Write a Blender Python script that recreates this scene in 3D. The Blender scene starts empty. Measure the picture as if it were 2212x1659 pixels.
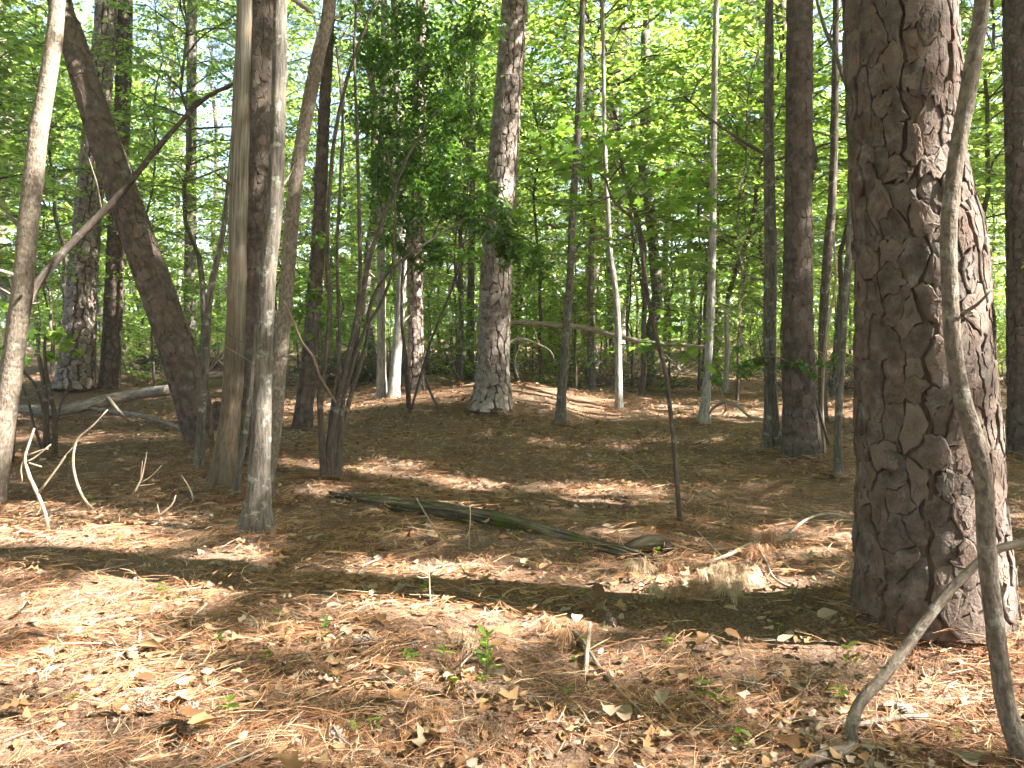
import bpy, math
import numpy as np
from mathutils import Vector

# ------------------------------------------------------------------ camera, sky, sun
sc = bpy.context.scene
R = math.radians
FPX, CX, CY = 1736.0, 1106.0, 829.5          # the photograph at 2212 x 1659
PITCH = R(4.25)
CAM = np.array([0.0, 0.0, 1.42])
cam_d = bpy.data.cameras.new('camera')
cam_d.sensor_width = 36.0
cam_d.lens = 36.0 * FPX / 2212.0
cam_d.clip_start, cam_d.clip_end = 0.05, 3000.0
cam = bpy.data.objects.new('camera', cam_d)
sc.collection.objects.link(cam)
cam.location = CAM
cam.rotation_euler = (math.pi / 2 - PITCH, 0, 0)
sc.camera = cam

SUN_EL, SUN_AZ = R(42), R(108)                 # azimuth clockwise from +Y: 90 is +X
world = bpy.data.worlds.new('World')
sc.world = world
world.use_nodes = True
wn = world.node_tree.nodes
bg = wn['Background']
sky = wn.new('ShaderNodeTexSky')
sky.sky_type = 'NISHITA'
sky.sun_disc = False
sky.sun_elevation = SUN_EL
sky.sun_rotation = SUN_AZ
sky.air_density, sky.dust_density, sky.ozone_density = 1.0, 1.5, 1.0
world.node_tree.links.new(sky.outputs[0], bg.inputs[0])
bg.inputs[1].default_value = 0.05
SUN = np.array([math.cos(SUN_EL) * math.sin(SUN_AZ), math.cos(SUN_EL) * math.cos(SUN_AZ), math.sin(SUN_EL)])
sun_d = bpy.data.lights.new('sun', 'SUN')
sun_d.energy, sun_d.angle, sun_d.color = 5.0, R(0.53), (1.0, 0.97, 0.91)
sun = bpy.data.objects.new('sun', sun_d)
sc.collection.objects.link(sun)
sun.rotation_euler = Vector(-SUN).to_track_quat('-Z', 'Y').to_euler()
sc.view_settings.view_transform = 'Standard'
sc.view_settings.look = 'None'
sc.view_settings.exposure = 3.6
sc.view_settings.gamma = 1.0
sc.view_settings.use_curve_mapping = False
cy = sc.cycles
cy.max_bounces, cy.diffuse_bounces, cy.glossy_bounces, cy.transmission_bounces = 4, 3, 1, 2
cy.use_adaptive_sampling, cy.adaptive_threshold = True, 0.06
cy.use_denoising = True
cy.caustics_reflective = cy.caustics_refractive = False
cy.sample_clamp_indirect = 4.0

# ------------------------------------------------------------------ helpers: pixels and ground
COL = sc.collection
FW = np.array([0, math.cos(PITCH), -math.sin(PITCH)])
UP = np.array([0, math.sin(PITCH), math.cos(PITCH)])
XR = np.array([1.0, 0, 0])


def vnoise(x, y, seed=0):
    """value noise in 0..1"""
    x = np.asarray(x, float); y = np.asarray(y, float)
    xi = np.floor(x).astype(np.int64); yi = np.floor(y).astype(np.int64)
    fx = x - xi; fy = y - yi
    fx = fx * fx * (3 - 2 * fx); fy = fy * fy * (3 - 2 * fy)

    def h(a, b):
        n = (a * 374761393 + b * 668265263 + seed * 974711) & 0x7fffffff
        n = ((n ^ (n >> 13)) * 1274126177) & 0x7fffffff
        n = n ^ (n >> 16)
        return (n & 0xffff) / 65535.0
    return (h(xi, yi) * (1 - fx) + h(xi + 1, yi) * fx) * (1 - fy) + (h(xi, yi + 1) * (1 - fx) + h(xi + 1, yi + 1) * fx) * fy


MOUNDS = [(-0.35, 13.2, 0.32, 1.5), (1.95, 3.6, 0.19, 0.6), (-3.7, 9.6, 0.12, 1.1), (3.0, 8.5, 0.10, 0.8), (-3.0, 8.2, 0.10, 0.9),
          (-9.0, 17.5, 0.2, 1.5), (-2.1, 17.0, 0.18, 1.2), (-2.9, 5.6, 0.05, 0.5)]


for _px, _py, _h, _s in ((545, 1000, .07, .45), (552, 1150, .05, .25), (480, 1056, .05, .3), (652, 932, .08, .5), (898, 848, .10, .8), (1209, 917, .05, .35), (1337, 888, .04, .3), (1520, 916, .05, .35),
                         (1668, 976, .05, .35), (712, 1035, .06, .35), (824, 862, .05, .5), (850, 860, .05, .5), (227, 838, .08, .7), (1811, 1030, .03, .25), (428, 1020, .03, .25), (2206, 985, .06, .5)):
    _d = 1.42 * 1736.0 / (_py - 700.0)
    MOUNDS.append(((_px - 1106.0) / 1736.0 * _d, _d + .1, _h, _s))


def gz(x, y):
    x = np.asarray(x, float); y = np.asarray(y, float)
    r = np.hypot(x, y)
    z = 0.22 * (vnoise(x * .16 + 3, y * .16 + 8, 1) - .5) * np.clip((r - 4) / 10, 0, 1)
    z = z + 0.10 * (vnoise(x * .6, y * .6, 2) - .5) + 0.075 * (vnoise(x * 1.7, y * 1.7, 3) - .5) + .03 * (vnoise(x * 4, y * 4, 4) - .5)
    for mx, my, h, s in MOUNDS:
        z = z + h * np.exp(-((x - mx) ** 2 + (y - my) ** 2) / (s * s))
    return z


def ray(px, py):
    return XR * ((px - CX) / FPX) + UP * ((CY - py) / FPX) + FW


def at(px, py, y):
    """the point seen at a pixel that stands y metres ahead, and the size of a pixel there"""
    d = ray(px, py)
    t = y / d[1]
    return CAM + d * t, t / FPX


def ground(px, py):
    d = ray(px, py)
    t = np.concatenate([np.arange(1.5, 12, .01), np.arange(12, 70, .03)])
    P = CAM + d[None] * t[:, None]
    below = np.nonzero(P[:, 2] < gz(P[:, 0], P[:, 1]))[0]
    return P[below[0]] if len(below) else P[-1]


# ------------------------------------------------------------------ helpers: meshes and objects
def mesh(name, V, faces, mat=None, smooth=True, bc=None):
    V = np.ascontiguousarray(V, dtype=np.float32)
    me = bpy.data.meshes.new(name)
    me.vertices.add(len(V))
    me.vertices.foreach_set('co', V.ravel())
    if not isinstance(faces, list):
        faces = [faces]
    faces = [np.asarray(f, dtype=np.int32) for f in faces if len(f)]
    idx = np.concatenate([f.ravel() for f in faces])
    tot = np.concatenate([np.full(len(f), f.shape[1], np.int32) for f in faces])
    start = np.concatenate([[0], np.cumsum(tot)[:-1]]).astype(np.int32)
    me.loops.add(len(idx))
    me.loops.foreach_set('vertex_index', idx)
    me.polygons.add(len(tot))
    me.polygons.foreach_set('loop_start', start)
    me.polygons.foreach_set('use_smooth', np.full(len(tot), smooth, dtype=bool))
    if bc is not None:
        a = me.attributes.new('bc', 'FLOAT_VECTOR', 'POINT')
        a.data.foreach_set('vector', np.ascontiguousarray(bc, dtype=np.float32).ravel())
    me.update()
    if mat is not None:
        me.materials.append(mat)
    return me


def obj(name, me, parent=None, loc=None):
    o = bpy.data.objects.new(name, me)
    COL.objects.link(o)
    if parent is not None:
        o.parent = parent
    if loc is not None:
        o.location = [float(c) for c in loc]
    return o


def tag(o, label=None, cat=None, group=None, kind=None):
    if label: o['label'] = label
    if cat: o['category'] = cat
    if group: o['group'] = group
    if kind: o['kind'] = kind
    return o


def thing(name, label, cat, loc=(0, 0, 0), group=None):
    return tag(obj(name, None, None, loc), label, cat, group)


def spline(P, n):
    """Catmull-Rom through the rows of P (any width), n samples"""
    P = np.asarray(P, float)
    if len(P) == 2:
        t = np.linspace(0, 1, n)[:, None]
        return P[0] * (1 - t) + P[1] * t
    Q = np.vstack([2 * P[0] - P[1], P, 2 * P[-1] - P[-2]])
    u = np.linspace(0, len(P) - 1 - 1e-9, n)
    i = u.astype(int); t = (u - i)[:, None]
    a, b, c, d = Q[i], Q[i + 1], Q[i + 2], Q[i + 3]
    return .5 * (2 * b + (c - a) * t + (2 * a - 5 * b + 4 * c - d) * t * t + (3 * b - a - 3 * c + d) * t ** 3)


def frames(C):
    """tangent and two normals along a polyline"""
    T = np.gradient(C, axis=0)
    T /= np.linalg.norm(T, axis=1)[:, None]
    ref = np.array([0, -1.0, 0]) if abs(T[0][1]) < .9 else np.array([1.0, 0, 0])
    A = np.zeros_like(C)
    for i in range(len(C)):
        a = ref - T[i] * np.dot(ref, T[i])
        a /= np.linalg.norm(a)
        A[i] = a; ref = a
    return T, A, np.cross(T, A)


def tube(C, rad, sides=10, disp=None, cap=True):
    """quads round a centreline. disp(theta grid, length grid, radius grid) gives the change of radius in metres"""
    C = np.asarray(C, float); rad = np.asarray(rad, float)
    n = len(C)
    T, A, B = frames(C)
    L = np.concatenate([[0], np.cumsum(np.linalg.norm(np.diff(C, axis=0), axis=1))])
    th = np.linspace(0, 2 * math.pi, sides, endpoint=False)
    TH, LL = np.meshgrid(th, L)
    RR = np.repeat(rad[:, None], sides, 1)
    RD = RR + (disp(TH, LL, RR) if disp is not None else 0)
    V = C[:, None, :] + (np.cos(TH) * RD)[..., None] * A[:, None, :] + (np.sin(TH) * RD)[..., None] * B[:, None, :]
    bc = np.stack([np.cos(TH) * RR, np.sin(TH) * RR, LL], -1).reshape(-1, 3)
    V = V.reshape(-1, 3)
    i = np.arange(n - 1)[:, None] * sides; j = np.arange(sides)[None]; k = (j + 1) % sides
    F = [np.stack([i + j, i + k, i + sides + k, i + sides + j], -1).reshape(-1, 4)]
    if cap:
        V = np.vstack([V, C[:1], C[-1:]]); bc = np.vstack([bc, [[0, 0, 0]], [[0, 0, L[-1]]]])
        a, b = n * sides, n * sides + 1
        jj = np.arange(sides); kk = (jj + 1) % sides; o = (n - 1) * sides
        F.append(np.concatenate([np.stack([np.full(sides, a), kk, jj], -1), np.stack([np.full(sides, b), o + jj, o + kk], -1)]))
    return V, F, bc


def join(parts):
    Vs, Fs, Bs, o = [], {}, [], 0
    for V, F, B in parts:
        Vs.append(V); Bs.append(B if B is not None else np.zeros_like(V))
        for f in F:
            if len(f): Fs.setdefault(f.shape[1], []).append(f + o)
        o += len(V)
    return np.vstack(Vs), [np.concatenate(v) for v in Fs.values()], np.vstack(Bs)


def prisms(P0, P1, r0, r1):
    """three-sided twigs between point pairs"""
    P0 = np.asarray(P0, float); P1 = np.asarray(P1, float)
    D = P1 - P0
    ln = np.linalg.norm(D, axis=1)[:, None] + 1e-9
    T = D / ln
    ref = np.where(np.abs(T[:, 2:3]) < .9, np.array([[0, 0, 1.0]]), np.array([[1.0, 0, 0]]))
    A = np.cross(T, ref); A /= np.linalg.norm(A, axis=1)[:, None]
    B = np.cross(T, A)
    V = np.zeros((len(P0), 6, 3)); bc = np.zeros_like(V)
    for k in range(3):
        c, s = math.cos(2.0944 * k), math.sin(2.0944 * k)
        V[:, k] = P0 + (A * c + B * s) * np.asarray(r0)[:, None]
        V[:, 3 + k] = P1 + (A * c + B * s) * np.asarray(r1)[:, None]
        bc[:, k] = np.stack([c * r0, s * r0, P0[:, 2]], -1); bc[:, 3 + k] = np.stack([c * r1, s * r1, P1[:, 2]], -1)
    o = np.arange(len(P0))[:, None] * 6
    F = np.concatenate([o + np.array([[k, (k + 1) % 3, 3 + (k + 1) % 3, 3 + k]]) for k in range(3)])
    return V.reshape(-1, 3), [F], bc.reshape(-1, 3)


# leaf templates: x runs from stalk to tip, y across, z up
LEAF = {}
LEAF['kite'] = (np.array([[0, 0, 0], [.42, .30, .06], [1, 0, -.05], [.42, -.30, .06]]), [np.array([[0, 1, 2], [0, 2, 3]])])
LEAF['oval'] = (np.array([[0, 0, 0], [.25, .22, .05], [.62, .24, .05], [1, 0, -.08], [.62, -.24, .05], [.25, -.22, .05]]),
                [np.array([[0, 1, 2, 3], [0, 3, 4, 5]])])
_st = [(0, 0), (-.02, .22), (.18, .22), (.22, .52), (.42, .26), (.66, .34), (.64, .15), (1, 0), (.64, -.15), (.66, -.34), (.42, -.26), (.22, -.52), (.18, -.22), (-.02, -.22)]
_sv = np.array([(x, y, .10 * abs(y) - .09 * x * x) for x, y in _st] + [(.32, 0, .03)])
LEAF['star'] = (_sv, [np.array([[14, (i + 1) % 14, i] for i in range(14)])])


def leaves(pos, dirs, nrm, size, kind):
    T, F = LEAF[kind]
    d = dirs / (np.linalg.norm(dirs, axis=1)[:, None] + 1e-9)
    n = nrm - d * np.sum(nrm * d, 1)[:, None]
    n /= np.linalg.norm(n, axis=1)[:, None] + 1e-9
    s = np.cross(n, d)
    V = pos[:, None, :] + size[:, None, None] * (T[None, :, 0:1] * d[:, None] + T[None, :, 1:2] * s[:, None] + T[None, :, 2:3] * n[:, None])
    o = (np.arange(len(pos)) * len(T))[:, None, None]
    return V.reshape(-1, 3), [(f[None] + o).reshape(-1, f.shape[1]) for f in F]


# ------------------------------------------------------------------ materials
class NT:
    def __init__(self, name):
        self.m = bpy.data.materials.new(name)
        self.m.use_nodes = True
        self.t = self.m.node_tree
        self.t.nodes.clear()
        self.out = self.t.nodes.new('ShaderNodeOutputMaterial')

    def new(self, typ, inp=None, **kw):
        n = self.t.nodes.new('ShaderNode' + typ)
        for k, v in kw.items():
            setattr(n, k, v)
        for k, v in (inp or {}).items():
            s = n.inputs[k]
            if isinstance(v, bpy.types.NodeSocket):
                self.t.links.new(v, s)
            else:
                s.default_value = v
        return n

    def math(self, op, a, b=0.0, clamp=False):
        return self.new('Math', {0: a, 1: b}, operation=op, use_clamp=clamp).outputs[0]

    def noise(self, vec, scale, detail=3.0, rough=.55, col=False):
        n = self.new('TexNoise', {'Vector': vec, 'Scale': scale, 'Detail': detail, 'Roughness': rough})
        return n.outputs[1 if col else 0]

    def ramp(self, fac, stops, interp='LINEAR'):
        n = self.new('ValToRGB', {0: fac})
        r = n.color_ramp
        r.interpolation = interp
        while len(r.elements) > 1: r.elements.remove(r.elements[-1])
        r.elements[0].position = stops[0][0]; r.elements[0].color = (*stops[0][1], 1)
        for p, c in stops[1:]:
            e = r.elements.new(p); e.color = (*c, 1)
        return n.outputs[0]

    def mix(self, f, a, b, mode='MIX'):
        n = self.new('Mix', data_type='RGBA', blend_type=mode)
        for k, v in ((0, f), (6, a), (7, b)):
            s = n.inputs[k]
            if isinstance(v, bpy.types.NodeSocket): self.t.links.new(v, s)
            else: s.default_value = v if k == 0 else (*v, 1)
        return n.outputs[2]

    def scale(self, vec, s):
        return self.new('VectorMath', {0: vec, 1: s}, operation='MULTIPLY').outputs[0]

    def bump(self, h, strength, dist, normal=None):
        d = {'Height': h, 'Strength': strength, 'Distance': dist}
        if normal is not None: d['Normal'] = normal
        return self.new('Bump', d).outputs[0]

    def done(self, color, rough=.9, normal=None, spec=.2):
        p = self.new('BsdfPrincipled', {'Roughness': rough, 'Specular IOR Level': spec})
        if isinstance(color, bpy.types.NodeSocket): self.t.links.new(color, p.inputs['Base Color'])
        else: p.inputs['Base Color'].default_value = (*color, 1)
        if normal is not None: self.t.links.new(normal, p.inputs['Normal'])
        self.t.links.new(p.outputs[0], self.out.inputs[0])
        return self.m

    def bc(self):
        return self.new('Attribute', attribute_name='bc').outputs['Vector']

    def island(self):
        return self.new('NewGeometry').outputs['Random Per Island']

    def objrand(self):
        return self.new('ObjectInfo').outputs['Random']


def m_plate(name, dark=1.0, red=.5, lichen=.0):
    n = NT(name)
    v = n.bc()
    rnd = n.math('FRACT', n.math('ADD', n.island(), n.objrand()))
    base = n.ramp(n.noise(v, 13, 5, .65), [(.28, (.068, .051, .040)), (.45, (.158, .128, .106)), (.58, (.245, .203, .172)), (.74, (.41, .36, .315))])
    redc = n.ramp(n.noise(v, 24, 5, .65), [(.3, (.10, .048, .030)), (.7, (.30, .165, .105))])
    f = n.math('MULTIPLY', n.ramp(n.math('ADD', n.math('MULTIPLY', rnd, .5), n.math('MULTIPLY', n.noise(n.scale(v, (1, 1, .5)), 14, 3), .7)),
                                  [(.42, (0, 0, 0)), (.72, (1, 1, 1))]), red)
    c = n.mix(f, base, redc)
    # flaky layers: stepped noise, each step a thin sheet of bark
    fl = n.noise(n.scale(v, (1, 1, .45)), 20, 6, .68)
    st = n.math('DIVIDE', n.math('FLOOR', n.math('MULTIPLY', fl, 16)), 16)
    edge = n.math('FRACT', n.math('MULTIPLY', fl, 16))
    c = n.mix(n.math('MULTIPLY', n.ramp(edge, [(0, (1, 1, 1)), (.2, (0, 0, 0))]), .7), c, (.05, .033, .025))
    c = n.mix(n.math('MULTIPLY', n.noise(v, 150, 3), .75), c, n.mix(.6, c, (.04, .028, .022)))
    c = n.mix(n.math('MULTIPLY', n.math('SUBTRACT', rnd, .55), .55, True), c, (.40, .34, .29))
    if lichen:
        c = n.mix(n.ramp(n.noise(v, 30, 4), [(.62, (0, 0, 0)), (.70, (lichen,) * 3)]), c, (.38, .42, .34))
    h = n.math('ADD', n.math('MULTIPLY', st, 1.0), n.math('MULTIPLY', n.noise(v, 90, 4), .25))
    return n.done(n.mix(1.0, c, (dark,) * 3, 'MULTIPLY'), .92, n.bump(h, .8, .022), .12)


def m_crevice():
    n = NT('bark_fissure')
    v = n.bc()
    c = n.ramp(n.noise(n.scale(v, (1, 1, .3)), 40, 4), [(.3, (.038, .026, .019)), (.7, (.14, .092, .066))])
    return n.done(c, .95, n.bump(n.noise(n.scale(v, (1, 1, .25)), 45, 4), .8, .02), .05)


def m_bark(name, lo, hi, scale=30, stretch=.15, lichen=.5, lcol=(.42, .45, .38), bump=.6, lsc=14, ring=0.0):
    n = NT(name)
    v = n.bc()
    rid = n.noise(n.scale(v, (1, 1, stretch)), scale, 5, .6)
    c = n.ramp(rid, [(.32, lo), (.66, hi)])
    c = n.mix(n.math('MULTIPLY', n.noise(v, 7, 3), .45), c, n.mix(1.0, c, (.55, .5, .46), 'MULTIPLY'))
    c = n.mix(n.ramp(n.noise(v, lsc, 5, .65), [(.55, (0, 0, 0)), (.66, (lichen,) * 3)]), c, lcol)
    c = n.mix(n.math('MULTIPLY', n.noise(v, 130, 2), .35), c, lo)
    h = n.math('ADD', rid, n.math('MULTIPLY', n.noise(v, 70, 4), .4))
    if ring:
        h = n.math('ADD', h, n.math('MULTIPLY', n.noise(n.scale(v, (.15, .15, 1)), 22, 3), ring))
    return n.done(c, .85, n.bump(h, bump, .012), .15)


def m_snag():
    n = NT('barkless_wood')
    v = n.bc()
    g = n.noise(n.scale(v, (1, 1, .035)), 75, 5, .65)
    c = n.ramp(g, [(.28, (.045, .036, .027)), (.45, (.135, .112, .085)), (.68, (.27, .24, .195))])
    c = n.mix(n.ramp(n.noise(n.scale(v, (1, 1, .3)), 6, 4), [(.46, (0, 0, 0)), (.58, (.85,) * 3)]), c, (.13, .092, .055))
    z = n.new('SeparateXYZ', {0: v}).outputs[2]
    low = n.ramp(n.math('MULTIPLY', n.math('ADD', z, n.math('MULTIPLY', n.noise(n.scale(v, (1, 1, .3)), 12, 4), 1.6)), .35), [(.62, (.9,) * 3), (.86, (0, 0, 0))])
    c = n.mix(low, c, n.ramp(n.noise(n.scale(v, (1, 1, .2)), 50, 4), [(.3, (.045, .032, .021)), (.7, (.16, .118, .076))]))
    return n.done(c, .8, n.bump(g, .7, .012), .2)


def m_log():
    n = NT('rotting_log_bark')
    v = n.bc()
    g = n.noise(n.scale(v, (1, 1, .12)), 38, 5, .65)
    c = n.ramp(g, [(.3, (.03, .022, .016)), (.5, (.10, .078, .055)), (.72, (.22, .18, .125))])
    c = n.mix(n.ramp(n.noise(v, 5, 4), [(.5, (0, 0, 0)), (.64, (.8,) * 3)]), c, n.ramp(n.noise(v, 60, 2), [(.3, (.035, .05, .008)), (.7, (.11, .13, .02))]))
    return n.done(c, .95, n.bump(g, .9, .02), .1)


def m_needle(name, stops):
    n = NT(name)
    return n.done(n.ramp(n.island(), stops), .55, None, .35)


def m_dead(name, stops):
    n = NT(name)
    rnd = n.math('FRACT', n.math('ADD', n.island(), n.objrand()))
    v = n.new('TexCoord').outputs['Object']
    c = n.ramp(rnd, stops)
    c = n.mix(n.math('MULTIPLY', n.noise(v, 60, 3), .6), c, n.mix(1.0, c, (.45, .38, .32), 'MULTIPLY'))
    d = n.new('BsdfPrincipled', {'Base Color': c, 'Roughness': .8, 'Specular IOR Level': .12})
    t = n.new('BsdfTranslucent', {0: n.mix(1.0, c, (.9, .7, .45), 'MULTIPLY')})
    s = n.new('MixShader', {0: .18, 1: d.outputs[0], 2: t.outputs[0]})
    n.t.links.new(s.outputs[0], n.out.inputs[0])
    return n.m


def m_leaf(name, stops, trans, k=.5, spec=.3, rough=.5):
    n = NT(name)
    rnd = n.math('FRACT', n.math('ADD', n.island(), n.objrand()))
    c = n.ramp(rnd, stops)
    t = n.ramp(rnd, trans)
    d = n.new('BsdfPrincipled', {'Base Color': c, 'Roughness': rough, 'Specular IOR Level': spec})
    tr = n.new('BsdfTranslucent', {0: t})
    s = n.new('MixShader', {0: k, 1: d.outputs[0], 2: tr.outputs[0]})
    n.t.links.new(s.outputs[0], n.out.inputs[0])
    return n.m


def m_ground():
    n = NT('forest_soil')
    v = n.new('TexCoord').outputs['Object']
    a = n.noise(v, 55, 5, .7)
    c = n.ramp(a, [(.3, (.042, .024, .015)), (.46, (.135, .070, .040)), (.58, (.23, .135, .083)), (.74, (.40, .30, .21))])
    big = n.noise(v, 1.3, 4)
    c = n.mix(n.ramp(big, [(.35, (0, 0, 0)), (.65, (.6,) * 3)]), c, n.ramp(n.noise(v, 80, 4), [(.35, (.065, .042, .030)), (.65, (.29, .21, .155))]))
    return n.done(c, .95, n.bump(a, .9, .03), .1)


M = {
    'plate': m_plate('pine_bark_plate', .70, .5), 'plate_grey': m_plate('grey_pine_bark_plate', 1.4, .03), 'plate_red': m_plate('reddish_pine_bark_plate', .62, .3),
    'crevice': m_crevice(),
    'bark': m_bark('grey_hardwood_bark', (.05, .042, .033), (.21, .18, .145), 46, .16, .75, (.36, .375, .30), 1.0),
    'bark_dark': m_bark('dark_sapling_bark', (.05, .038, .03), (.15, .115, .09), 40, .2, .35),
    'bark_pale': m_bark('pale_ridged_bark', (.12, .105, .088), (.47, .43, .37), 46, .14, .5, (.52, .51, .45), 1.0),
    'smooth': m_bark('smooth_sapling_bark', (.085, .064, .047), (.27, .22, .17), 62, .45, .6, (.38, .355, .29), .8, 16, .8),
    'wood': m_snag(),
    'log': m_log(),
    'deadwood': m_bark('weathered_deadwood', (.10, .075, .055), (.40, .335, .27), 55, .12, .4, (.46, .44, .36), .9, 20),
    'twig': m_bark('dry_twig', (.22, .16, .11), (.46, .37, .27), 60, .2, .2),
    'branchbark': m_bark('brown_branch_bark', (.07, .05, .037), (.26, .205, .155), 60, .25, .55, (.42, .40, .33), 1.0, 16),
    'limb': m_bark('dark_limb_bark', (.05, .04, .03), (.17, .135, .105), 30, .2, .3),
    'ground': m_ground(),
    'needle': m_needle('brown_pine_needle', [(0, (.115, .043, .019)), (.3, (.27, .11, .046)), (.6, (.37, .17, .078)), (.82, (.45, .265, .145)), (1, (.57, .43, .28))]),
    'needle_pale': m_needle('bleached_pine_needle', [(0, (.36, .21, .11)), (.5, (.52, .36, .22)), (1, (.64, .51, .36))]),
    'dead': m_dead('dry_leaf', [(0, (.12, .062, .03)), (.2, (.26, .145, .07)), (.42, (.35, .205, .10)), (.62, (.42, .28, .16)), (.8, (.31, .245, .185)), (1, (.50, .40, .29))]),
    'green': m_leaf('understory_leaf', [(0, (.035, .085, .016)), (.5, (.06, .13, .022)), (1, (.10, .17, .03))],
                    [(0, (.19, .34, .05)), (.5, (.37, .53, .07)), (1, (.60, .72, .14))], .68),
    'canopy': m_leaf('canopy_leaf', [(0, (.03, .08, .018)), (1, (.08, .15, .03))], [(0, (.22, .38, .06)), (1, (.48, .62, .13))], .64),
    'vine': m_leaf('dark_vine_leaf', [(0, (.03, .075, .014)), (1, (.07, .13, .025))], [(0, (.10, .24, .02)), (1, (.22, .40, .04))], .46, .45, .35),
    'maple': m_leaf('maple_leaf', [(0, (.045, .10, .018)), (1, (.085, .15, .025))], [(0, (.16, .32, .03)), (1, (.30, .46, .05))], .5),
    'pinegreen': m_leaf('green_pine_needles', [(0, (.03, .065, .018)), (1, (.07, .12, .03))], [(0, (.04, .09, .02)), (1, (.10, .18, .03))], .25),
    'moss': m_leaf('moss', [(0, (.04, .05, .008)), (1, (.11, .12, .02))], [(0, (.07, .09, .01)), (1, (.14, .16, .02))], .3, .1, .9),
}

# ------------------------------------------------------------------ the ground: one sheet, fine near the camera
def warp(n, lim, near):
    k = np.linspace(-1, 1, n)
    a = math.asinh(lim / near)
    return np.sinh(k * a) * near


gx = warp(340, 700, 2.6)
gy = warp(370, 700, 2.6) + 4.5
GX, GY = np.meshgrid(gx, gy)
rr = np.hypot(GX, GY - 4.5)
fine = np.clip(1 - rr / 14, 0, 1)
GZ = gz(GX, GY) * np.clip((200 - rr) / 100, 0, 1) + fine * (.03 * (vnoise(GX * 9, GY * 9, 5) - .5) + .014 * (vnoise(GX * 21, GY * 21, 6) - .5))
gi = (np.arange(369)[:, None] * 340 + np.arange(339)[None]).ravel()
tag(obj('ground', mesh('ground', np.stack([GX, GY, GZ], -1).reshape(-1, 3), np.stack([gi, gi + 1, gi + 341, gi + 340], -1), M['ground'])), 'forest floor of brown soil and decayed needles', 'ground', kind='structure')

# ------------------------------------------------------------------ crowns
def crown_deciduous(seed, length, spread, nb, leaf, el=(25, 45), t0=0.0, droop=.25, kind='oval', dens=1.0, lead_r=.05, round_=1.0, twigstep=.2, up=1.0):
    """a leader with layered sprays. Returns the wood and the leaf mesh data"""
    rs = np.random.RandomState(seed)
    S0, S1, Ra, Rb = [], [], [], []
    LP, LD, LN, LS = [], [], [], []
    wig = np.cumsum(rs.normal(0, length * .012, (13, 2)), 0); wig[0] = 0
    lead = np.c_[wig, np.linspace(0, length, 13)]
    lr = np.linspace(lead_r, .008, 13)
    for i in range(12):
        S0.append(lead[i]); S1.append(lead[i + 1]); Ra.append(lr[i]); Rb.append(lr[i + 1])
    for k in range(nb):
        t = t0 + (1 - t0) * (k + rs.uniform(0, 1)) / nb
        b = np.array([np.interp(t, np.linspace(0, 1, 13), lead[:, c]) for c in range(3)])
        L = spread * (.35 + .65 * math.sin(math.pi * (.2 + .72 * t)) ** round_) * rs.uniform(.55, 1.2)
        az = k * 2.39996 + rs.normal(0, .4)
        e = R(el[0] + (el[1] - el[0]) * t + rs.normal(0, 9))
        H = np.array([math.cos(az), math.sin(az), 0]); Q = np.array([-H[1], H[0], 0])
        s = np.linspace(0, 1, 7)
        bend = rs.normal(0, .12)
        P = b + H * (L * s)[:, None] * math.cos(e) + Q * (L * bend * s * s)[:, None] + np.array([0, 0, 1]) * (L * (math.sin(e) * s - droop * s * s))[:, None]
        P[1:] += rs.normal(0, L * .012, (6, 3))
        r = np.linspace(max(.006, lead_r * .42 * L / spread), .003, 7)
        for i in range(6):
            S0.append(P[i]); S1.append(P[i + 1]); Ra.append(r[i]); Rb.append(r[i + 1])
        nt = max(3, int(L / twigstep))
        for j in range(nt):
            u = .18 + .82 * (j + rs.uniform(0, .9)) / nt
            tp = np.array([np.interp(u, s, P[:, c]) for c in range(3)])
            a = az + (1 if j % 2 else -1) * R(rs.uniform(25, 70)) if j < nt - 1 else az
            tl = (L * .30 * (1.15 - u) + .14) * rs.uniform(.6, 1.3)
            td = np.array([math.cos(a), math.sin(a), rs.normal(.02, .16) * up])
            te = tp + td * tl
            S0.append(tp); S1.append(te); Ra.append(.0035); Rb.append(.0015)
            m = max(2, int(tl / (leaf * .62) * dens))
            w = (np.arange(m) + rs.uniform(.2, 1, m)) / m
            pos = tp + td * (tl * w)[:, None] + rs.normal(0, leaf * .22, (m, 3))
            aa = a + np.where(np.arange(m) % 2, 1, -1) * rs.uniform(.3, 1.2, m)
            LP.append(pos)
            LD.append(np.c_[np.cos(aa), np.sin(aa), rs.normal(-.25, .3, m)])
            LN.append(np.c_[rs.normal(0, .38, (m, 2)), np.ones(m)])
            LS.append(leaf * rs.uniform(.6, 1.25, m))
    wood = prisms(S0, S1, np.array(Ra), np.array(Rb))
    return wood, (np.vstack(LP), np.vstack(LD), np.vstack(LN), np.concatenate(LS), kind)


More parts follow.
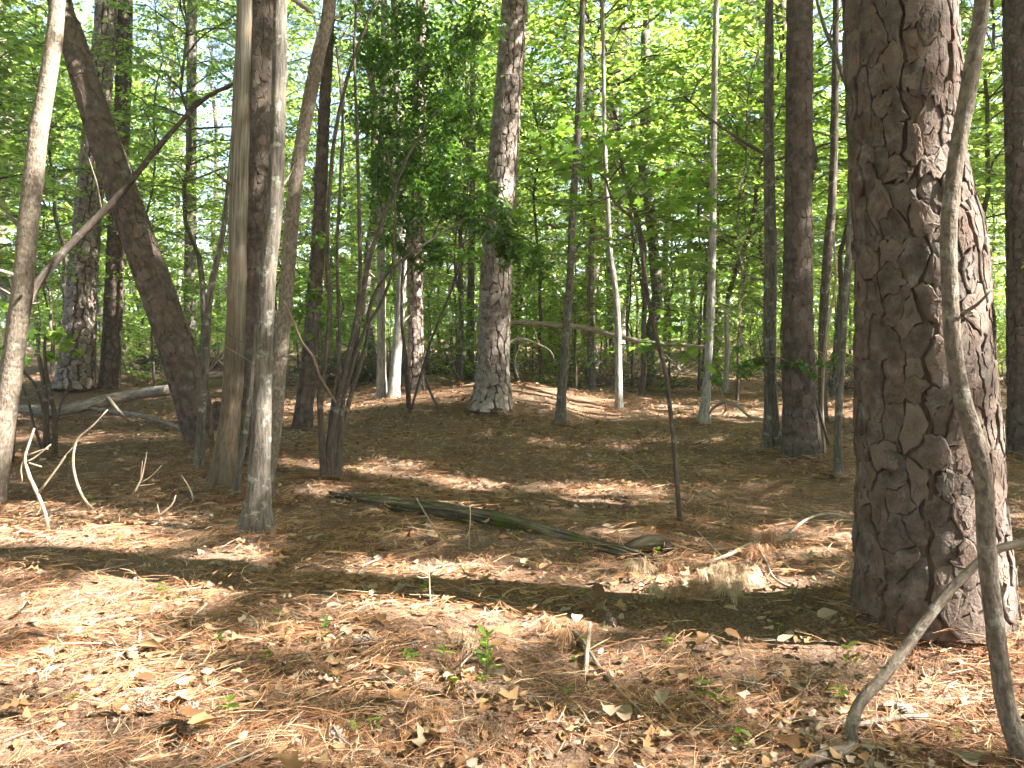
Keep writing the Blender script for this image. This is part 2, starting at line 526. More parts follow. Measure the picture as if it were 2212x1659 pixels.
def crown_pine(seed, length, spread, nb, lead_r=.12):
    rs = np.random.RandomState(seed)
    S0, S1, Ra, Rb = [], [], [], []
    P_, D_ = [], []
    lead = np.c_[np.cumsum(rs.normal(0, .05, (13, 2)), 0), np.linspace(0, length, 13)]; lead[0] = 0
    lr = np.linspace(lead_r, .015, 13)
    for i in range(12):
        S0.append(lead[i]); S1.append(lead[i + 1]); Ra.append(lr[i]); Rb.append(lr[i + 1])
    for k in range(nb):
        t = (k + rs.uniform(0, 1)) / nb
        b = np.array([np.interp(t, np.linspace(0, 1, 13), lead[:, c]) for c in range(3)])
        L = spread * (1.05 - .8 * t) * rs.uniform(.5, 1.15)
        az = k * 2.39996 + rs.normal(0, .4)
        s = np.linspace(0, 1, 6)
        P = b + np.array([math.cos(az), math.sin(az), 0]) * (L * s)[:, None] + np.array([0, 0, 1]) * (L * (.15 * s + .25 * s * s))[:, None]
        P[1:] += rs.normal(0, L * .03, (5, 3))
        r = np.linspace(.045 * L / spread + .012, .008, 6)
        for i in range(5):
            S0.append(P[i]); S1.append(P[i + 1]); Ra.append(r[i]); Rb.append(r[i + 1])
        for j in range(16):
            u = rs.uniform(.3, 1)
            tp = np.array([np.interp(u, s, P[:, c]) for c in range(3)])
            a = az + rs.normal(0, 1.0)
            td = np.array([math.cos(a), math.sin(a), rs.uniform(.0, .7)])
            te = tp + td * rs.uniform(.15, .5)
            S0.append(tp); S1.append(te); Ra.append(.006); Rb.append(.004)
            m = 26
            d = td + rs.normal(0, .65, (m, 3))
            P_.append(te + td * rs.uniform(-.22, .06, m)[:, None]); D_.append(d)
    pos, d = np.vstack(P_), np.vstack(D_)
    d /= np.linalg.norm(d, axis=1)[:, None]
    n = len(pos)
    side = np.cross(d, rs.normal(0, 1, (n, 3))); side /= np.linalg.norm(side, axis=1)[:, None]
    ln = rs.uniform(.14, .24, n)[:, None]
    V = np.stack([pos - side * .006, pos + side * .006, pos + d * ln + side * .004, pos + d * ln - side * .004], 1).reshape(-1, 3)
    F = [(np.arange(n)[:, None] * 4 + np.arange(4)[None])]
    return prisms(S0, S1, np.array(Ra), np.array(Rb)), (V, F)


CROWN = {}


RAW = {}


def crown_mesh(key, keep=None):
    wv, wf, wb, lv, lf, wm, lm = RAW[key]           # lv: leaf, corner, xyz
    if keep is not None:                             # carved for the light: own leaves, only the stouter limbs
        lv = lv[keep]
        w6 = wv.reshape(-1, 6, 3); b6 = wb.reshape(-1, 6, 3)
        st = np.linalg.norm(w6[:, 0] - w6[:, :3].mean(1), axis=1) > .0045
        wv, wb = w6[st].reshape(-1, 3), b6[st].reshape(-1, 3)
        o6 = np.arange(st.sum())[:, None] * 6
        wf = [np.concatenate([o6 + np.array([[k, (k + 1) % 3, 3 + (k + 1) % 3, 3 + k]]) for k in range(3)])]
    k = lv.shape[1]
    o = (np.arange(len(lv)) * k)[:, None, None] + len(wv)
    F = [*wf, *[(f[None] + o).reshape(-1, f.shape[1]) for f in lf]]
    me = mesh('crown', np.vstack([wv, lv.reshape(-1, 3)]), F, M[wm], False, np.vstack([wb, np.zeros((len(lv) * k, 3))]))
    me.materials.append(M[lm])
    mi = np.ones(len(me.polygons), np.int32); mi[:sum(len(f) for f in wf)] = 0
    me.polygons.foreach_set('material_index', mi)
    return me


def reg(key, wood, leaf, lm, wm='limb'):
    wv, wf, wb = wood
    if len(leaf) == 5:
        lv, _ = leaves(*leaf); lf = LEAF[leaf[4]][1]; lv = lv.reshape(-1, len(LEAF[leaf[4]][0]), 3)
    else:
        lv, lf = leaf[0].reshape(-1, 4, 3), [np.array([[0, 1, 2, 3]])]
    RAW[key] = (wv, wf, wb, lv, lf, wm, lm)
    CROWN[key] = crown_mesh(key)


reg('under_a', *crown_deciduous(1, 6.5, 2.6, 54, .095, kind='star', dens=1.45, twigstep=.16), 'green')
reg('under_b', *crown_deciduous(2, 7.5, 2.3, 58, .085, kind='oval', el=(15, 50), dens=1.45, twigstep=.16), 'green')
reg('under_c', *crown_deciduous(3, 5.5, 3.0, 46, .10, kind='star', el=(10, 35), droop=.3, dens=1.45, twigstep=.16), 'green')
reg('under_d', *crown_deciduous(4, 8.5, 2.4, 60, .10, kind='kite', el=(20, 55), dens=1.45, twigstep=.16), 'green')
reg('slim_a', *crown_deciduous(5, 3.6, 1.25, 34, .085, kind='star', lead_r=.02, dens=1.3), 'green')
reg('slim_b', *crown_deciduous(6, 4.4, 1.1, 38, .08, kind='oval', lead_r=.02, dens=1.3), 'green')
reg('shrub_a', *crown_deciduous(7, 1.7, 1.1, 30, .07, kind='oval', lead_r=.012, el=(35, 60), dens=1.6, twigstep=.14), 'green', 'limb')
reg('shrub_b', *crown_deciduous(8, 2.4, 1.0, 34, .075, kind='star', lead_r=.014, el=(30, 60), dens=1.6, twigstep=.14), 'green', 'limb')
reg('tall_a', *crown_deciduous(9, 11, 4.0, 74, .15, kind='kite', lead_r=.12, el=(25, 60), twigstep=.26, dens=1.5), 'canopy')
reg('tall_b', *crown_deciduous(10, 9, 4.6, 66, .15, kind='kite', lead_r=.11, el=(20, 55), twigstep=.26, dens=1.5), 'canopy')
reg('pine_a', *crown_pine(11, 9, 3.2, 44), 'pinegreen')
reg('pine_b', *crown_pine(12, 7.5, 3.6, 40), 'pinegreen')


def add_crown(parent, key, loc, scale=1.0, rot=0.0):
    b = obj('crown', CROWN[key], parent, loc)
    b.scale = (scale,) * 3; b.rotation_euler = (0, 0, rot)
    return b


# ------------------------------------------------------------------ trunks that the photograph shows one by one
def trunk_path(pts, yb=None, H=None, hc=None, extra_depth=0.0):
    """pts: (px, py, width px) from the base up. Returns base, centreline relative to it, radii; the line is carried on to height hc"""
    if yb is None:
        g = ground(pts[0][0], pts[0][1])
        yb = g[1] + pts[0][2] * .5 * at(pts[0][0], pts[0][1], g[1])[1] * .6
    C, rad = [], []
    for px, py, w in pts:
        P, s = at(px, py, yb)
        C.append(P); rad.append(w * .5 * s)
    C = np.array(C); rad = np.array(rad)
    g = gz(C[0, 0], yb)
    C[0, 2] = g - .04
    base = np.array([C[0, 0], yb, g])
    if hc and C[-1, 2] - g < hc:
        d = C[-1] - C[-2]; d = d / np.linalg.norm(d)
        d = d * .6 + np.array([0, 0, 1]) * .4; d /= np.linalg.norm(d)
        rem = (hc - (C[-1, 2] - g)) / d[2]
        C = np.vstack([C, C[-1] + d * rem * .5, C[-1] + d * rem])
        rad = np.concatenate([rad, [rad[-1] * .9, rad[-1] * .75]])
    return base, C - base, rad


def dense(C, rad, step):
    L = np.linalg.norm(np.diff(C, axis=0), axis=1).sum()
    n = max(6, int(L / step))
    S = spline(np.c_[C, rad], n)
    return S[:, :3], S[:, 3]


def ridged(seed, amp, fx=9, fz=3.0):
    def f(TH, LL, RR):
        a = vnoise(np.cos(TH) * fx * .5 + 40, np.sin(TH) * fx * .5 + LL * fz, seed) * .6 + vnoise(np.cos(TH) * fx + LL * fz * .4, np.sin(TH) * fx + LL * fz * 1.7 + 9, seed + 1) * .4
        return amp * (a - .5) * 2
    return f


def flare(amount, height):
    def f(TH, LL, RR):
        return RR * amount * np.exp(-LL / height) * (.75 + .5 * vnoise(np.cos(TH) * 2 + 5, np.sin(TH) * 2 + 5, 77))
    return f


def both(*fs):
    return lambda *a: sum(f(*a) for f in fs)


def hardwood(name, label, pts, mat='bark', hc=7.0, crown='tall_a', cs=1.0, yb=None, sides=18, step=.06, rough=.006, fl=.25, group=None, cat='tree'):
    base, C, rad = trunk_path(pts, yb, hc=hc)
    e = thing(name, label, cat, base, group)
    D, r = dense(C, rad, step)
    rk = np.random.RandomState(int(abs(pts[0][0]) * 3 + pts[0][1]))
    Lk = np.concatenate([[0], np.cumsum(np.linalg.norm(np.diff(D, axis=0), axis=1))])
    kn = [(rk.uniform(0, 6.28), rk.uniform(.3, min(Lk[-1], 7.0)), rk.uniform(.5, 1.0)) for _ in range(int(min(Lk[-1], 7.0) * 2.2))]

    def knots(TH, LL, RR):
        o_ = 0
        for a_, l_, k_ in kn:
            da = np.abs((TH - a_ + math.pi) % (2 * math.pi) - math.pi) * RR
            o_ = o_ + RR * .16 * k_ * np.exp(-(da ** 2 + ((LL - l_) * .8) ** 2) / (RR * .55 * k_) ** 2)
        return o_ + RR * .07 * (vnoise(LL * 2.2 + pts[0][0], np.cos(TH) * .8 + 4, 15) - .5)
    V, F, bc = tube(D, r, sides, both(ridged(len(pts) + int(pts[0][0]), rough), flare(fl * 2, .16), knots))
    Tk, Ak, Bk = frames(D)
    for a_, l_, k_ in kn[:4]:
        if l_ < .8 or r[0] < .008: continue
        i_ = int(np.searchsorted(Lk, l_)); i_ = min(i_, len(D) - 2)
        dk = Ak[i_] * math.cos(a_) + Bk[i_] * math.sin(a_) + Tk[i_] * rk.uniform(.1, .8)
        ln = rk.uniform(.06, .45) * (.5 + k_)
        P0 = D[i_] + (Ak[i_] * math.cos(a_) + Bk[i_] * math.sin(a_)) * r[i_] * .7
        P1 = P0 + dk * ln * .5 + rk.normal(0, .03, 3) * ln; P2 = P0 + dk * ln + rk.normal(0, .12, 3) * ln
        vs, fs, bs = tube(spline(np.array([P0, P1, P2]), 8), np.linspace(r[i_] * .18 + .003, .003, 8), 6)
        obj('branch_stub', mesh('branch_stub', vs, fs, M['deadwood' if k_ > .75 else mat], True, bs), e)
    obj('trunk', mesh('trunk', V, F, M[mat], True, bc), e)
    if crown:
        add_crown(e, crown, C[-1], cs, pts[0][0] * .7)
    return e, base, D, r


def clip_poly(poly, nx, ny, c):
    out = []
    for i in range(len(poly)):
        a, b = poly[i], poly[(i + 1) % len(poly)]
        da, db = a[0] * nx + a[1] * ny - c, b[0] * nx + b[1] * ny - c
        if da <= 0: out.append(a)
        if (da < 0 < db) or (db < 0 < da):
            t = da / (da - db)
            out.append((a[0] + (b[0] - a[0]) * t, a[1] + (b[1] - a[1]) * t))
    return out


def bark_plates(seed, C, rad, zmax, w, h, thick, gu, gv, npts=14, inner=True):
    """Voronoi plates of pine bark on a trunk: list of (verts, faces, bc, direction)"""
    rs = np.random.RandomState(seed)
    L = np.concatenate([[0], np.cumsum(np.linalg.norm(np.diff(C, axis=0), axis=1))])
    T, A, B = frames(C)
    R0 = np.interp(zmax * .4, L, rad)
    n = max(6, int(round(2 * math.pi * R0 / w)))
    m = int(zmax / h)
    off = np.zeros((m + 4, n, 2))
    off[..., 0] = rs.uniform(-.24, .24, (m + 4, n)); off[..., 1] = rs.uniform(-.35, .35, (m + 4, n))
    sx = np.arange(n)[None, :] + off[..., 0]
    sy = (np.arange(m + 4)[:, None] - 2) + off[..., 1] + rs.uniform(-.5, .5, n)[None, :]
    fur = np.where(rs.uniform(size=n) < .4, rs.uniform(1.3, 2.3, n), rs.uniform(.15, .6, n))      # wide furrows between some columns
    gone = rs.uniform(size=(m + 4, n)) < .2              # missing seeds: their neighbours grow long
    # a second family of long plates: merge by stretching some rows
    out = []
    for j in range(1, m + 3):
        for i in range(n):
            if gone[j, i]: continue
            x0, y0 = sx[j, i], sy[j, i]
            poly = [(-1.6, -1.6), (1.6, -1.6), (1.6, 1.6), (-1.6, 1.6)]
            for dj in (-2, -1, 0, 1, 2):
                if not 0 <= j + dj < m + 4: continue
                for di in (-2, -1, 0, 1, 2):
                    if di == 0 and dj == 0: continue
                    k = i + di
                    if gone[j + dj, k % n]: continue
                    x1 = sx[j + dj, k % n] + (n if k >= n else (-n if k < 0 else 0)); y1 = sy[j + dj, k % n]
                    dx, dy = x1 - x0, y1 - y0
                    if dx * dx + dy * dy > 6: continue
                    poly = clip_poly(poly, dx, dy, (dx * dx + dy * dy) / 2)
                    if len(poly) < 3: break
                if len(poly) < 3: break
            if len(poly) < 3: continue
            p = np.array(poly)
            c = p.mean(0)
            # resample the outline
            seg = np.linalg.norm(np.roll(p, -1, 0) - p, axis=1); cum = np.concatenate([[0], np.cumsum(seg)])
            q = np.linspace(0, cum[-1], npts, endpoint=False)
            pc = np.vstack([p, p[:1]])
            o = np.c_[np.interp(q, cum, pc[:, 0]), np.interp(q, cum, pc[:, 1])]
            ext = p.max(0) - p.min(0)
            ax = (x0 + o[:, 0]) / n * 2 * math.pi          # wavy cracks: neighbours are bent alike
            q1, q2 = np.cos(ax) * n * .55, np.sin(ax) * n * .55
            o = o + .42 * np.c_[vnoise(q1 + 30, q2 + (y0 + o[:, 1]) * 1.7, seed) - .5, vnoise(q1 + 3, q2 + (y0 + o[:, 1]) * 1.7 + 60, seed + 9) - .5]
            o = o + .22 * np.c_[vnoise(q1 * 3, q2 * 3 + (y0 + o[:, 1]) * 5, seed + 3) - .5, vnoise(q1 * 3 + 9, q2 * 3 + (y0 + o[:, 1]) * 5, seed + 4) - .5]
            c = o.mean(0)
            rx = (o[:, 0] - c[0]) / (np.abs(o[:, 0] - c[0]).max() + 1e-6); ry = (o[:, 1] - c[1]) / (np.abs(o[:, 1] - c[1]).max() + 1e-6)
            kl, kr = fur[i] * gu / w, fur[(i + 1) % n] * gu / w
            o = o - np.c_[np.where(rx < 0, rx * kl, rx * kr), ry * gv / h * rs.uniform(.2, 1.8)]
            o += rs.normal(0, 1, o.shape) * np.array([.03, .022])
            th_ = thick * rs.uniform(.35, 1.45)
            tilt = rs.normal(0, .13, 2)

            def put(o2, lift):
                ang = (x0 + o2[:, 0]) / n * 2 * math.pi
                v = np.clip((y0 + o2[:, 1]) * h, 0, L[-1])
                ce = np.stack([np.interp(v, L, C[:, k]) for k in range(3)], -1)
                a = np.stack([np.interp(v, L, A[:, k]) for k in range(3)], -1); b = np.stack([np.interp(v, L, B[:, k]) for k in range(3)], -1)
                r_ = np.interp(v, L, rad)
                rd = r_ + lift
                P = ce + a * (np.cos(ang) * rd)[:, None] + b * (np.sin(ang) * rd)[:, None]
                return P, np.stack([np.cos(ang) * r_, np.sin(ang) * r_, v], -1)
            if (y0 + c[1]) * h < -.02 or (y0 + c[1]) * h > zmax: continue
            rel = o - c
            tl = th_ * (1 + rel @ tilt)
            rings = [put(c + rel * 1.05, np.full(npts, -.35 * thick)), put(o, tl * .9), put(c + rel * .9, th_ * (1 + rel @ tilt * .9))]
            if inner:
                rings.append(put(c + rel * (.5 + rs.uniform(-.12, .12, npts))[:, None], th_ * (1.04 + rs.normal(0, .09, npts))))
            cen = put(c[None], np.array([th_ * 1.05]))
            V = np.vstack([r_[0] for r_ in rings] + [cen[0]]); bcv = np.vstack([r_[1] for r_ in rings] + [cen[1]])
            jj = np.arange(npts); kk = (jj + 1) % npts
            F4 = np.concatenate([np.stack([q_ * npts + jj, q_ * npts + kk, (q_ + 1) * npts + kk, (q_ + 1) * npts + jj], -1) for q_ in range(len(rings) - 1)])
            F3 = np.stack([(len(rings) - 1) * npts + jj, (len(rings) - 1) * npts + kk, np.full(npts, len(rings) * npts)], -1)
            Fq = [F4, F3]
            if inner:                                        # loose flakes lying on the plate
                for _ in range(rs.randint(1, 4)):
                    fc = c + rel[rs.randint(npts)] * rs.uniform(.1, .45)
                    fr = rel * rs.uniform(.28, .55) * rs.uniform(.75, 1.15, npts)[:, None]
                    hz = th_ * 1.02 + rs.uniform(.0015, .0045)
                    f0, f1, f2 = put(fc + fr, np.full(npts, th_ * .9)), put(fc + fr * .97, hz + fr @ tilt * .01), put(fc[None], np.array([hz]))
                    ofs = len(V)
                    V = np.vstack([V, f0[0], f1[0], f2[0]]); bcv = np.vstack([bcv, f0[1], f1[1], f2[1]])
                    Fq.append(np.stack([ofs + jj, ofs + kk, ofs + npts + kk, ofs + npts + jj], -1))
                    Fq.append(np.stack([ofs + npts + jj, ofs + npts + kk, np.full(npts, ofs + 2 * npts)], -1))
            out.append((V, Fq, bcv, cen[0][0]))
    return out


def pine(name, label, pts, w, h, thick, gu, gv, hc=14.0, crown='pine_a', cs=1.0, single=0, pmat='plate', seed=1, yb=None, zvis=None, npts=10, inner=False, fl=.12, group=None):
    base, C, rad = trunk_path(pts, yb, hc=hc)
    e = thing(name, label, 'pine tree', base, group)
    D, r = dense(C, rad, .06)
    L = np.concatenate([[0], np.cumsum(np.linalg.norm(np.diff(D, axis=0), axis=1))])
    r = np.maximum(r - thick * .95, .3 * r) * (1 + fl * np.exp(-L / .22))
    V, F, bc = tube(D, r, 28, ridged(seed, thick * .35, 7, 2))
    obj('trunk', mesh('trunk', V, F, M['crevice'], True, bc), e)
    zv = zvis or (CY * at(0, 0, base[1])[1] + 2.2)
    zv = min(zv, L[-1] - .3)
    pl = bark_plates(seed, D, r, zv, w, h, thick, gu, gv, npts, inner)
    # the plates that show largest are single parts, the rest stay together
    cpos = CAM - base
    sc_ = []
    for V_, F_, b_, c_ in pl:
        i = int(np.argmin(np.abs(D[:, 2] - c_[2])))
        nrm = c_ - D[i]; nrm[2] = 0
        v = cpos - c_
        vis = np.dot(nrm / (np.linalg.norm(nrm) + 1e-9), v / np.linalg.norm(v))
        sc_.append(vis - (5 if c_[2] > zv - 2 else 0))
    order = np.argsort(sc_)[::-1]
    for i in order[:single]:
        V_, F_, b_, _ = pl[i]
        obj('bark_plate', mesh('bark_plate', V_, F_, M[pmat], False, b_), e)
    rest = [pl[i][:3] for i in order[single:]]
    if rest:
        V_, F_, b_ = join(rest)
        tag(obj('bark_plates', mesh('bark_plates', V_, F_, M[pmat], False, b_), e), kind='stuff')
    if L[-1] > zv + .5:       # above the plates: plain bark
        k = np.nonzero(L > zv - .05)[0]
        V_, F_, b_ = tube(D[k], r[k] + thick * .7, 20, ridged(seed + 5, thick * .6, 9, 3))
        obj('upper_bark', mesh('upper_bark', V_, F_, M[pmat], True, b_), e)
    if crown:
        add_crown(e, crown, C[-1], cs, seed * 1.3)
    return e, base, D, r


# the big pine
BIG = pine('pine_tree', 'massive foreground pine with thick reddish brown bark plates, filling the right side',
           [(2012, 1362, 306), (2006, 1106, 292), (1984, 553, 260), (1944, 0, 226)], .072, .115, .016, .0078, .0015, hc=16, crown='pine_a', cs=1.2,
           single=290, pmat='plate', seed=21, zvis=3.7, npts=24, inner=True, fl=.08)
pine('pine_tree', 'straight scaly pine just behind the slim grey trunk, in the shade',
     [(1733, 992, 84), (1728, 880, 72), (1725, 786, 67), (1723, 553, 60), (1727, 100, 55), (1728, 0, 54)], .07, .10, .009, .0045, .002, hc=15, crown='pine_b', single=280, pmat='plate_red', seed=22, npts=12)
pine('pine_tree', 'large pine leaning steeply to the left over the fallen logs',
     [(432, 965, 58), (414, 860, 76), (384, 760, 75), (343, 640, 73), (300, 520, 70), (248, 370, 66), (198, 220, 59), (148, 60, 51), (130, 0, 48)], .085, .12, .010, .005, .0025, hc=8, crown='pine_b', cs=.9, single=290, pmat='plate', seed=23, npts=12, fl=.0)
pine('pine_tree', 'tall pine on a needle mound in the middle, sun on its upper bark',
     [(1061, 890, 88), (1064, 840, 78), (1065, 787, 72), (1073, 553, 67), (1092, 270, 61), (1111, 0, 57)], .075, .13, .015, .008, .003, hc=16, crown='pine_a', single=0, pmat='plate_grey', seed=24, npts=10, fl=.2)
pine('pine_tree', 'dark scaly pine wedged between the barkless snag and the lichened trunk',
     [(542, 1000, 72), (547, 900, 68), (550, 700, 64), (558, 400, 62), (568, 0, 60)], .065, .085, .009, .004, .002, hc=14, crown='pine_b', single=200, pmat='plate_red', seed=25, npts=10)
pine('pine_tree', 'thick sunlit pine behind the fallen log, beyond the leaning trunk',
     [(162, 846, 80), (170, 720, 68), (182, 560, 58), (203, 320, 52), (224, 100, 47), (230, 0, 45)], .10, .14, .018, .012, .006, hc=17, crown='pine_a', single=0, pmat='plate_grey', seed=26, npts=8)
pine('pine_tree', 'thinner pine close beside the thick sunlit one behind the log',
     [(236, 838, 42), (243, 700, 39), (249, 553, 37), (262, 300, 34), (270, 0, 31)], .08, .12, .014, .009, .005, hc=16, crown='pine_b', single=0, pmat='plate', seed=27, npts=8)
pine('pine_tree', 'slim reddish pine standing left of the thin many-stemmed clump',
     [(652, 932, 44), (660, 850, 38), (668, 780, 35), (685, 560, 30), (700, 250, 25), (713, 0, 22)], .06, .085, .010, .006, .004, hc=13, crown='pine_b', single=0, pmat='plate_red', seed=28, npts=8)
pine('pine_tree', 'grey pine behind the pair of pale trunks, dappled with light',
     [(898, 848, 40), (898, 780, 35), (897, 553, 34), (903, 300, 31), (912, 0, 28)], .08, .12, .015, .010, .005, hc=15, crown='pine_a', single=0, pmat='plate_grey', seed=29, npts=8)
pine('pine_tree', 'shaded pine cut by the edge of the view, behind the big one',
     [(2206, 985, 54), (2202, 700, 50), (2196, 300, 46), (2190, 0, 44)], .07, .10, .012, .008, .005, hc=15, crown='pine_b', single=0, pmat='plate_red', seed=30, npts=8)

# hardwoods
hardwood('sapling', 'pale smooth trunk cut by the edge, left of the leaning pine', [(-28, 1085, 52), (-8, 1010, 48), (18, 850, 45), (45, 650, 43), (62, 480, 40), (84, 290, 37), (110, 130, 34), (125, 0, 31)], 'smooth', 6.5, 'tall_b', cs=.9)
hardwood('sapling', 'dark thin tree slanting across the leaning pine, upward to the snag', [(10, 930, 24), (40, 740, 21), (66, 640, 19), (110, 575, 18), (170, 510, 16), (240, 440, 15), (292, 380, 13), (340, 320, 11), (385, 270, 10), (440, 215, 9), (505, 180, 7)], 'bark_dark', 0, None, yb=8.2, sides=10, fl=.1)
hardwood('sapling', 'thin crooked grey sapling close beside the foot of the leaning pine', [(428, 1020, 20), (434, 920, 17), (446, 760, 15), (449, 680, 14), (456, 620, 14), (472, 550, 12), (484, 480, 11), (500, 330, 10), (512, 150, 8), (515, 0, 7)], 'bark', 6, 'slim_b', sides=10)
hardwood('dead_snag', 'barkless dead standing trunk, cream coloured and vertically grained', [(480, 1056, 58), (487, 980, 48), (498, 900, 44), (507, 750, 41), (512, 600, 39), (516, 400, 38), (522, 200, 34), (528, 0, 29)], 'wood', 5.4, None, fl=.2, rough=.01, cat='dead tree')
T10 = hardwood('hardwood_tree', 'lichen blotched grey trunk in front of the scaly pine, nearest of the cluster', [(552, 1152, 58), (557, 1080, 48), (561, 1000, 43), (570, 800, 37), (579, 600, 34), (595, 420, 33), (602, 220, 32), (605, 0, 30)], 'bark', 7.5, 'tall_b', cs=1.25, step=.04, sides=20, fl=.35)
hardwood('sapling', 'smooth pale sapling bending away from the lichened trunk, brightly sunlit low down', [(585, 1085, 14), (584, 1030, 20), (590, 965, 29), (597, 880, 31), (605, 780, 31), (618, 640, 30), (627, 520, 29), (638, 400, 29), (660, 260, 28), (690, 110, 28), (712, 0, 27)], 'smooth', 7.0, 'tall_a', cs=.9, fl=0)
hardwood('sapling', 'thin straight stem leaning against the lichened trunk near its foot', [(503, 1080, 14), (520, 1000, 13), (535, 900, 11), (545, 800, 9), (552, 700, 7)], 'bark', 0, None, sides=8)
hardwood('hardwood_tree', 'pale ridged trunk, straighter one of the pair behind the thin clump', [(824, 862, 22), (824, 760, 19), (824, 553, 18), (826, 300, 16), (830, 0, 14)], 'bark_pale', 9, 'tall_a', cs=.7, sides=12)
hardwood('hardwood_tree', 'pale ridged trunk, bowed one of the pair behind the thin clump', [(850, 860, 25), (855, 780, 23), (863, 690, 21), (868, 600, 20), (869, 500, 18), (862, 300, 16), (850, 0, 13)], 'bark_pale', 9, 'tall_b', cs=.7, sides=12)
hardwood('hardwood_tree', 'slim grey furrowed tree to the other side of the middle pine, bare base', [(1209, 917, 22), (1214, 840, 20), (1221, 754, 19), (1231, 600, 16), (1236, 480, 16), (1251, 233, 16), (1258, 33, 12)], 'bark', 8, 'tall_b', cs=1.1, sides=14, rough=.008)
hardwood('hardwood_tree', 'slender pale tree with a brightly lit foot, beneath the horizontal dead trunk', [(1337, 888, 16), (1336, 800, 15), (1334, 687, 14), (1326, 600, 12), (1319, 553, 11), (1312, 430, 10), (1306, 300, 9), (1303, 100, 8)], 'bark_pale', 7, 'under_b', sides=12)
hardwood('hardwood_tree', 'bright pale trunk where the arched dead branch touches the ground', [(1520, 916, 24), (1526, 840, 20), (1530, 786, 17), (1535, 680, 17), (1538, 553, 16), (1541, 400, 14), (1542, 267, 13), (1547, 0, 11)], 'bark_pale', 8, 'tall_a', cs=1.0, sides=14)
T21 = hardwood('hardwood_tree', 'slim straight grey trunk touching the scaly pine, greenish lichen on it', [(1668, 976, 38), (1666, 900, 30), (1664, 800, 27), (1663, 720, 26), (1664, 553, 26), (1661, 300, 22), (1662, 0, 18)], 'bark', 8, 'tall_a', cs=1.2, sides=16)
hardwood('hardwood_tree', 'dark trunk half hidden behind the scaly pine, between it and the big pine', [(1778, 912, 20), (1776, 800, 18), (1778, 700, 18), (1787, 553, 20), (1796, 450, 18), (1802, 300, 16), (1806, 0, 13)], 'bark_dark', 8, 'under_d', sides=12)
hardwood('sapling', 'slender grey sapling just left of the big pine, lichen spotted', [(1811, 1030, 17), (1810, 950, 16), (1814, 840, 16), (1822, 700, 16), (1833, 553, 15), (1838, 400, 14), (1840, 200, 12), (1838, 0, 10)], 'bark', 5.5, 'slim_a', sides=10)
hardwood('sapling', 'hair-thin pale stem between the slender sapling and the scaly pine', [(1782, 985, 7), (1776, 880, 7), (1780, 780, 7), (1790, 690, 6), (1805, 610, 5), (1800, 500, 4)], 'twig', 0, None, sides=6, rough=.001)
hardwood('sapling', 'smooth S-curved sapling right in front of the big pine, sun along its edge', [(2222, 1700, 44), (2200, 1610, 42), (2172, 1520, 39), (2156, 1406, 38), (2143, 1300, 37), (2131, 1180, 36), (2124, 1030, 37), (2102, 938, 38), (2076, 853, 36), (2060, 753, 34), (2052, 640, 33), (2049, 500, 33), (2060, 380, 33), (2076, 280, 33), (2097, 167, 33), (2112, 70, 31), (2122, 0, 30)], 'smooth', 4.0, 'slim_a', yb=2.42, step=.015, sides=24, rough=.002, fl=.1)
hardwood('hardwood_tree', 'far grey trunk behind the crooked sapling and the leaning pine', [(410, 815, 30), (410, 700, 27), (411, 560, 25), (413, 300, 22), (415, 0, 20)], 'bark', 10, 'tall_b', sides=10, yb=21)
hardwood('hardwood_tree', 'far slim trunk just left of the middle pine', [(1015, 838, 20), (1016, 700, 17), (1018, 560, 16), (1021, 300, 14), (1022, 0, 12)], 'bark', 10, 'tall_a', sides=10, yb=19)

# ------------------------------------------------------------------ clump, maple sapling, vine tangle, twiggy shrubs
def px_line(pts, ys, base, step=.05):
    """pixel polyline (px, py, width px) at distances ys -> centreline relative to base and radii"""
    ys = np.interp(np.linspace(0, 1, len(pts)), np.linspace(0, 1, len(np.atleast_1d(ys))), np.atleast_1d(ys)) if np.ndim(ys) else np.full(len(pts), ys)
    C, r = [], []
    for (px, py, w), y in zip(pts, ys):
        P, s = at(px, py, y); C.append(P - base); r.append(w * .5 * s)
    return dense(np.array(C), np.array(r), step)


def px_tube(name, pts, ys, base, mat, parent, sides=8, rough=.0015, step=.05, seed=3):
    D, r = px_line(pts, ys, base, step)
    V, F, bc = tube(D, np.maximum(r, .0012), sides, ridged(seed, rough))
    return obj(name, mesh(name, V, F, M[mat], True, bc), parent), D


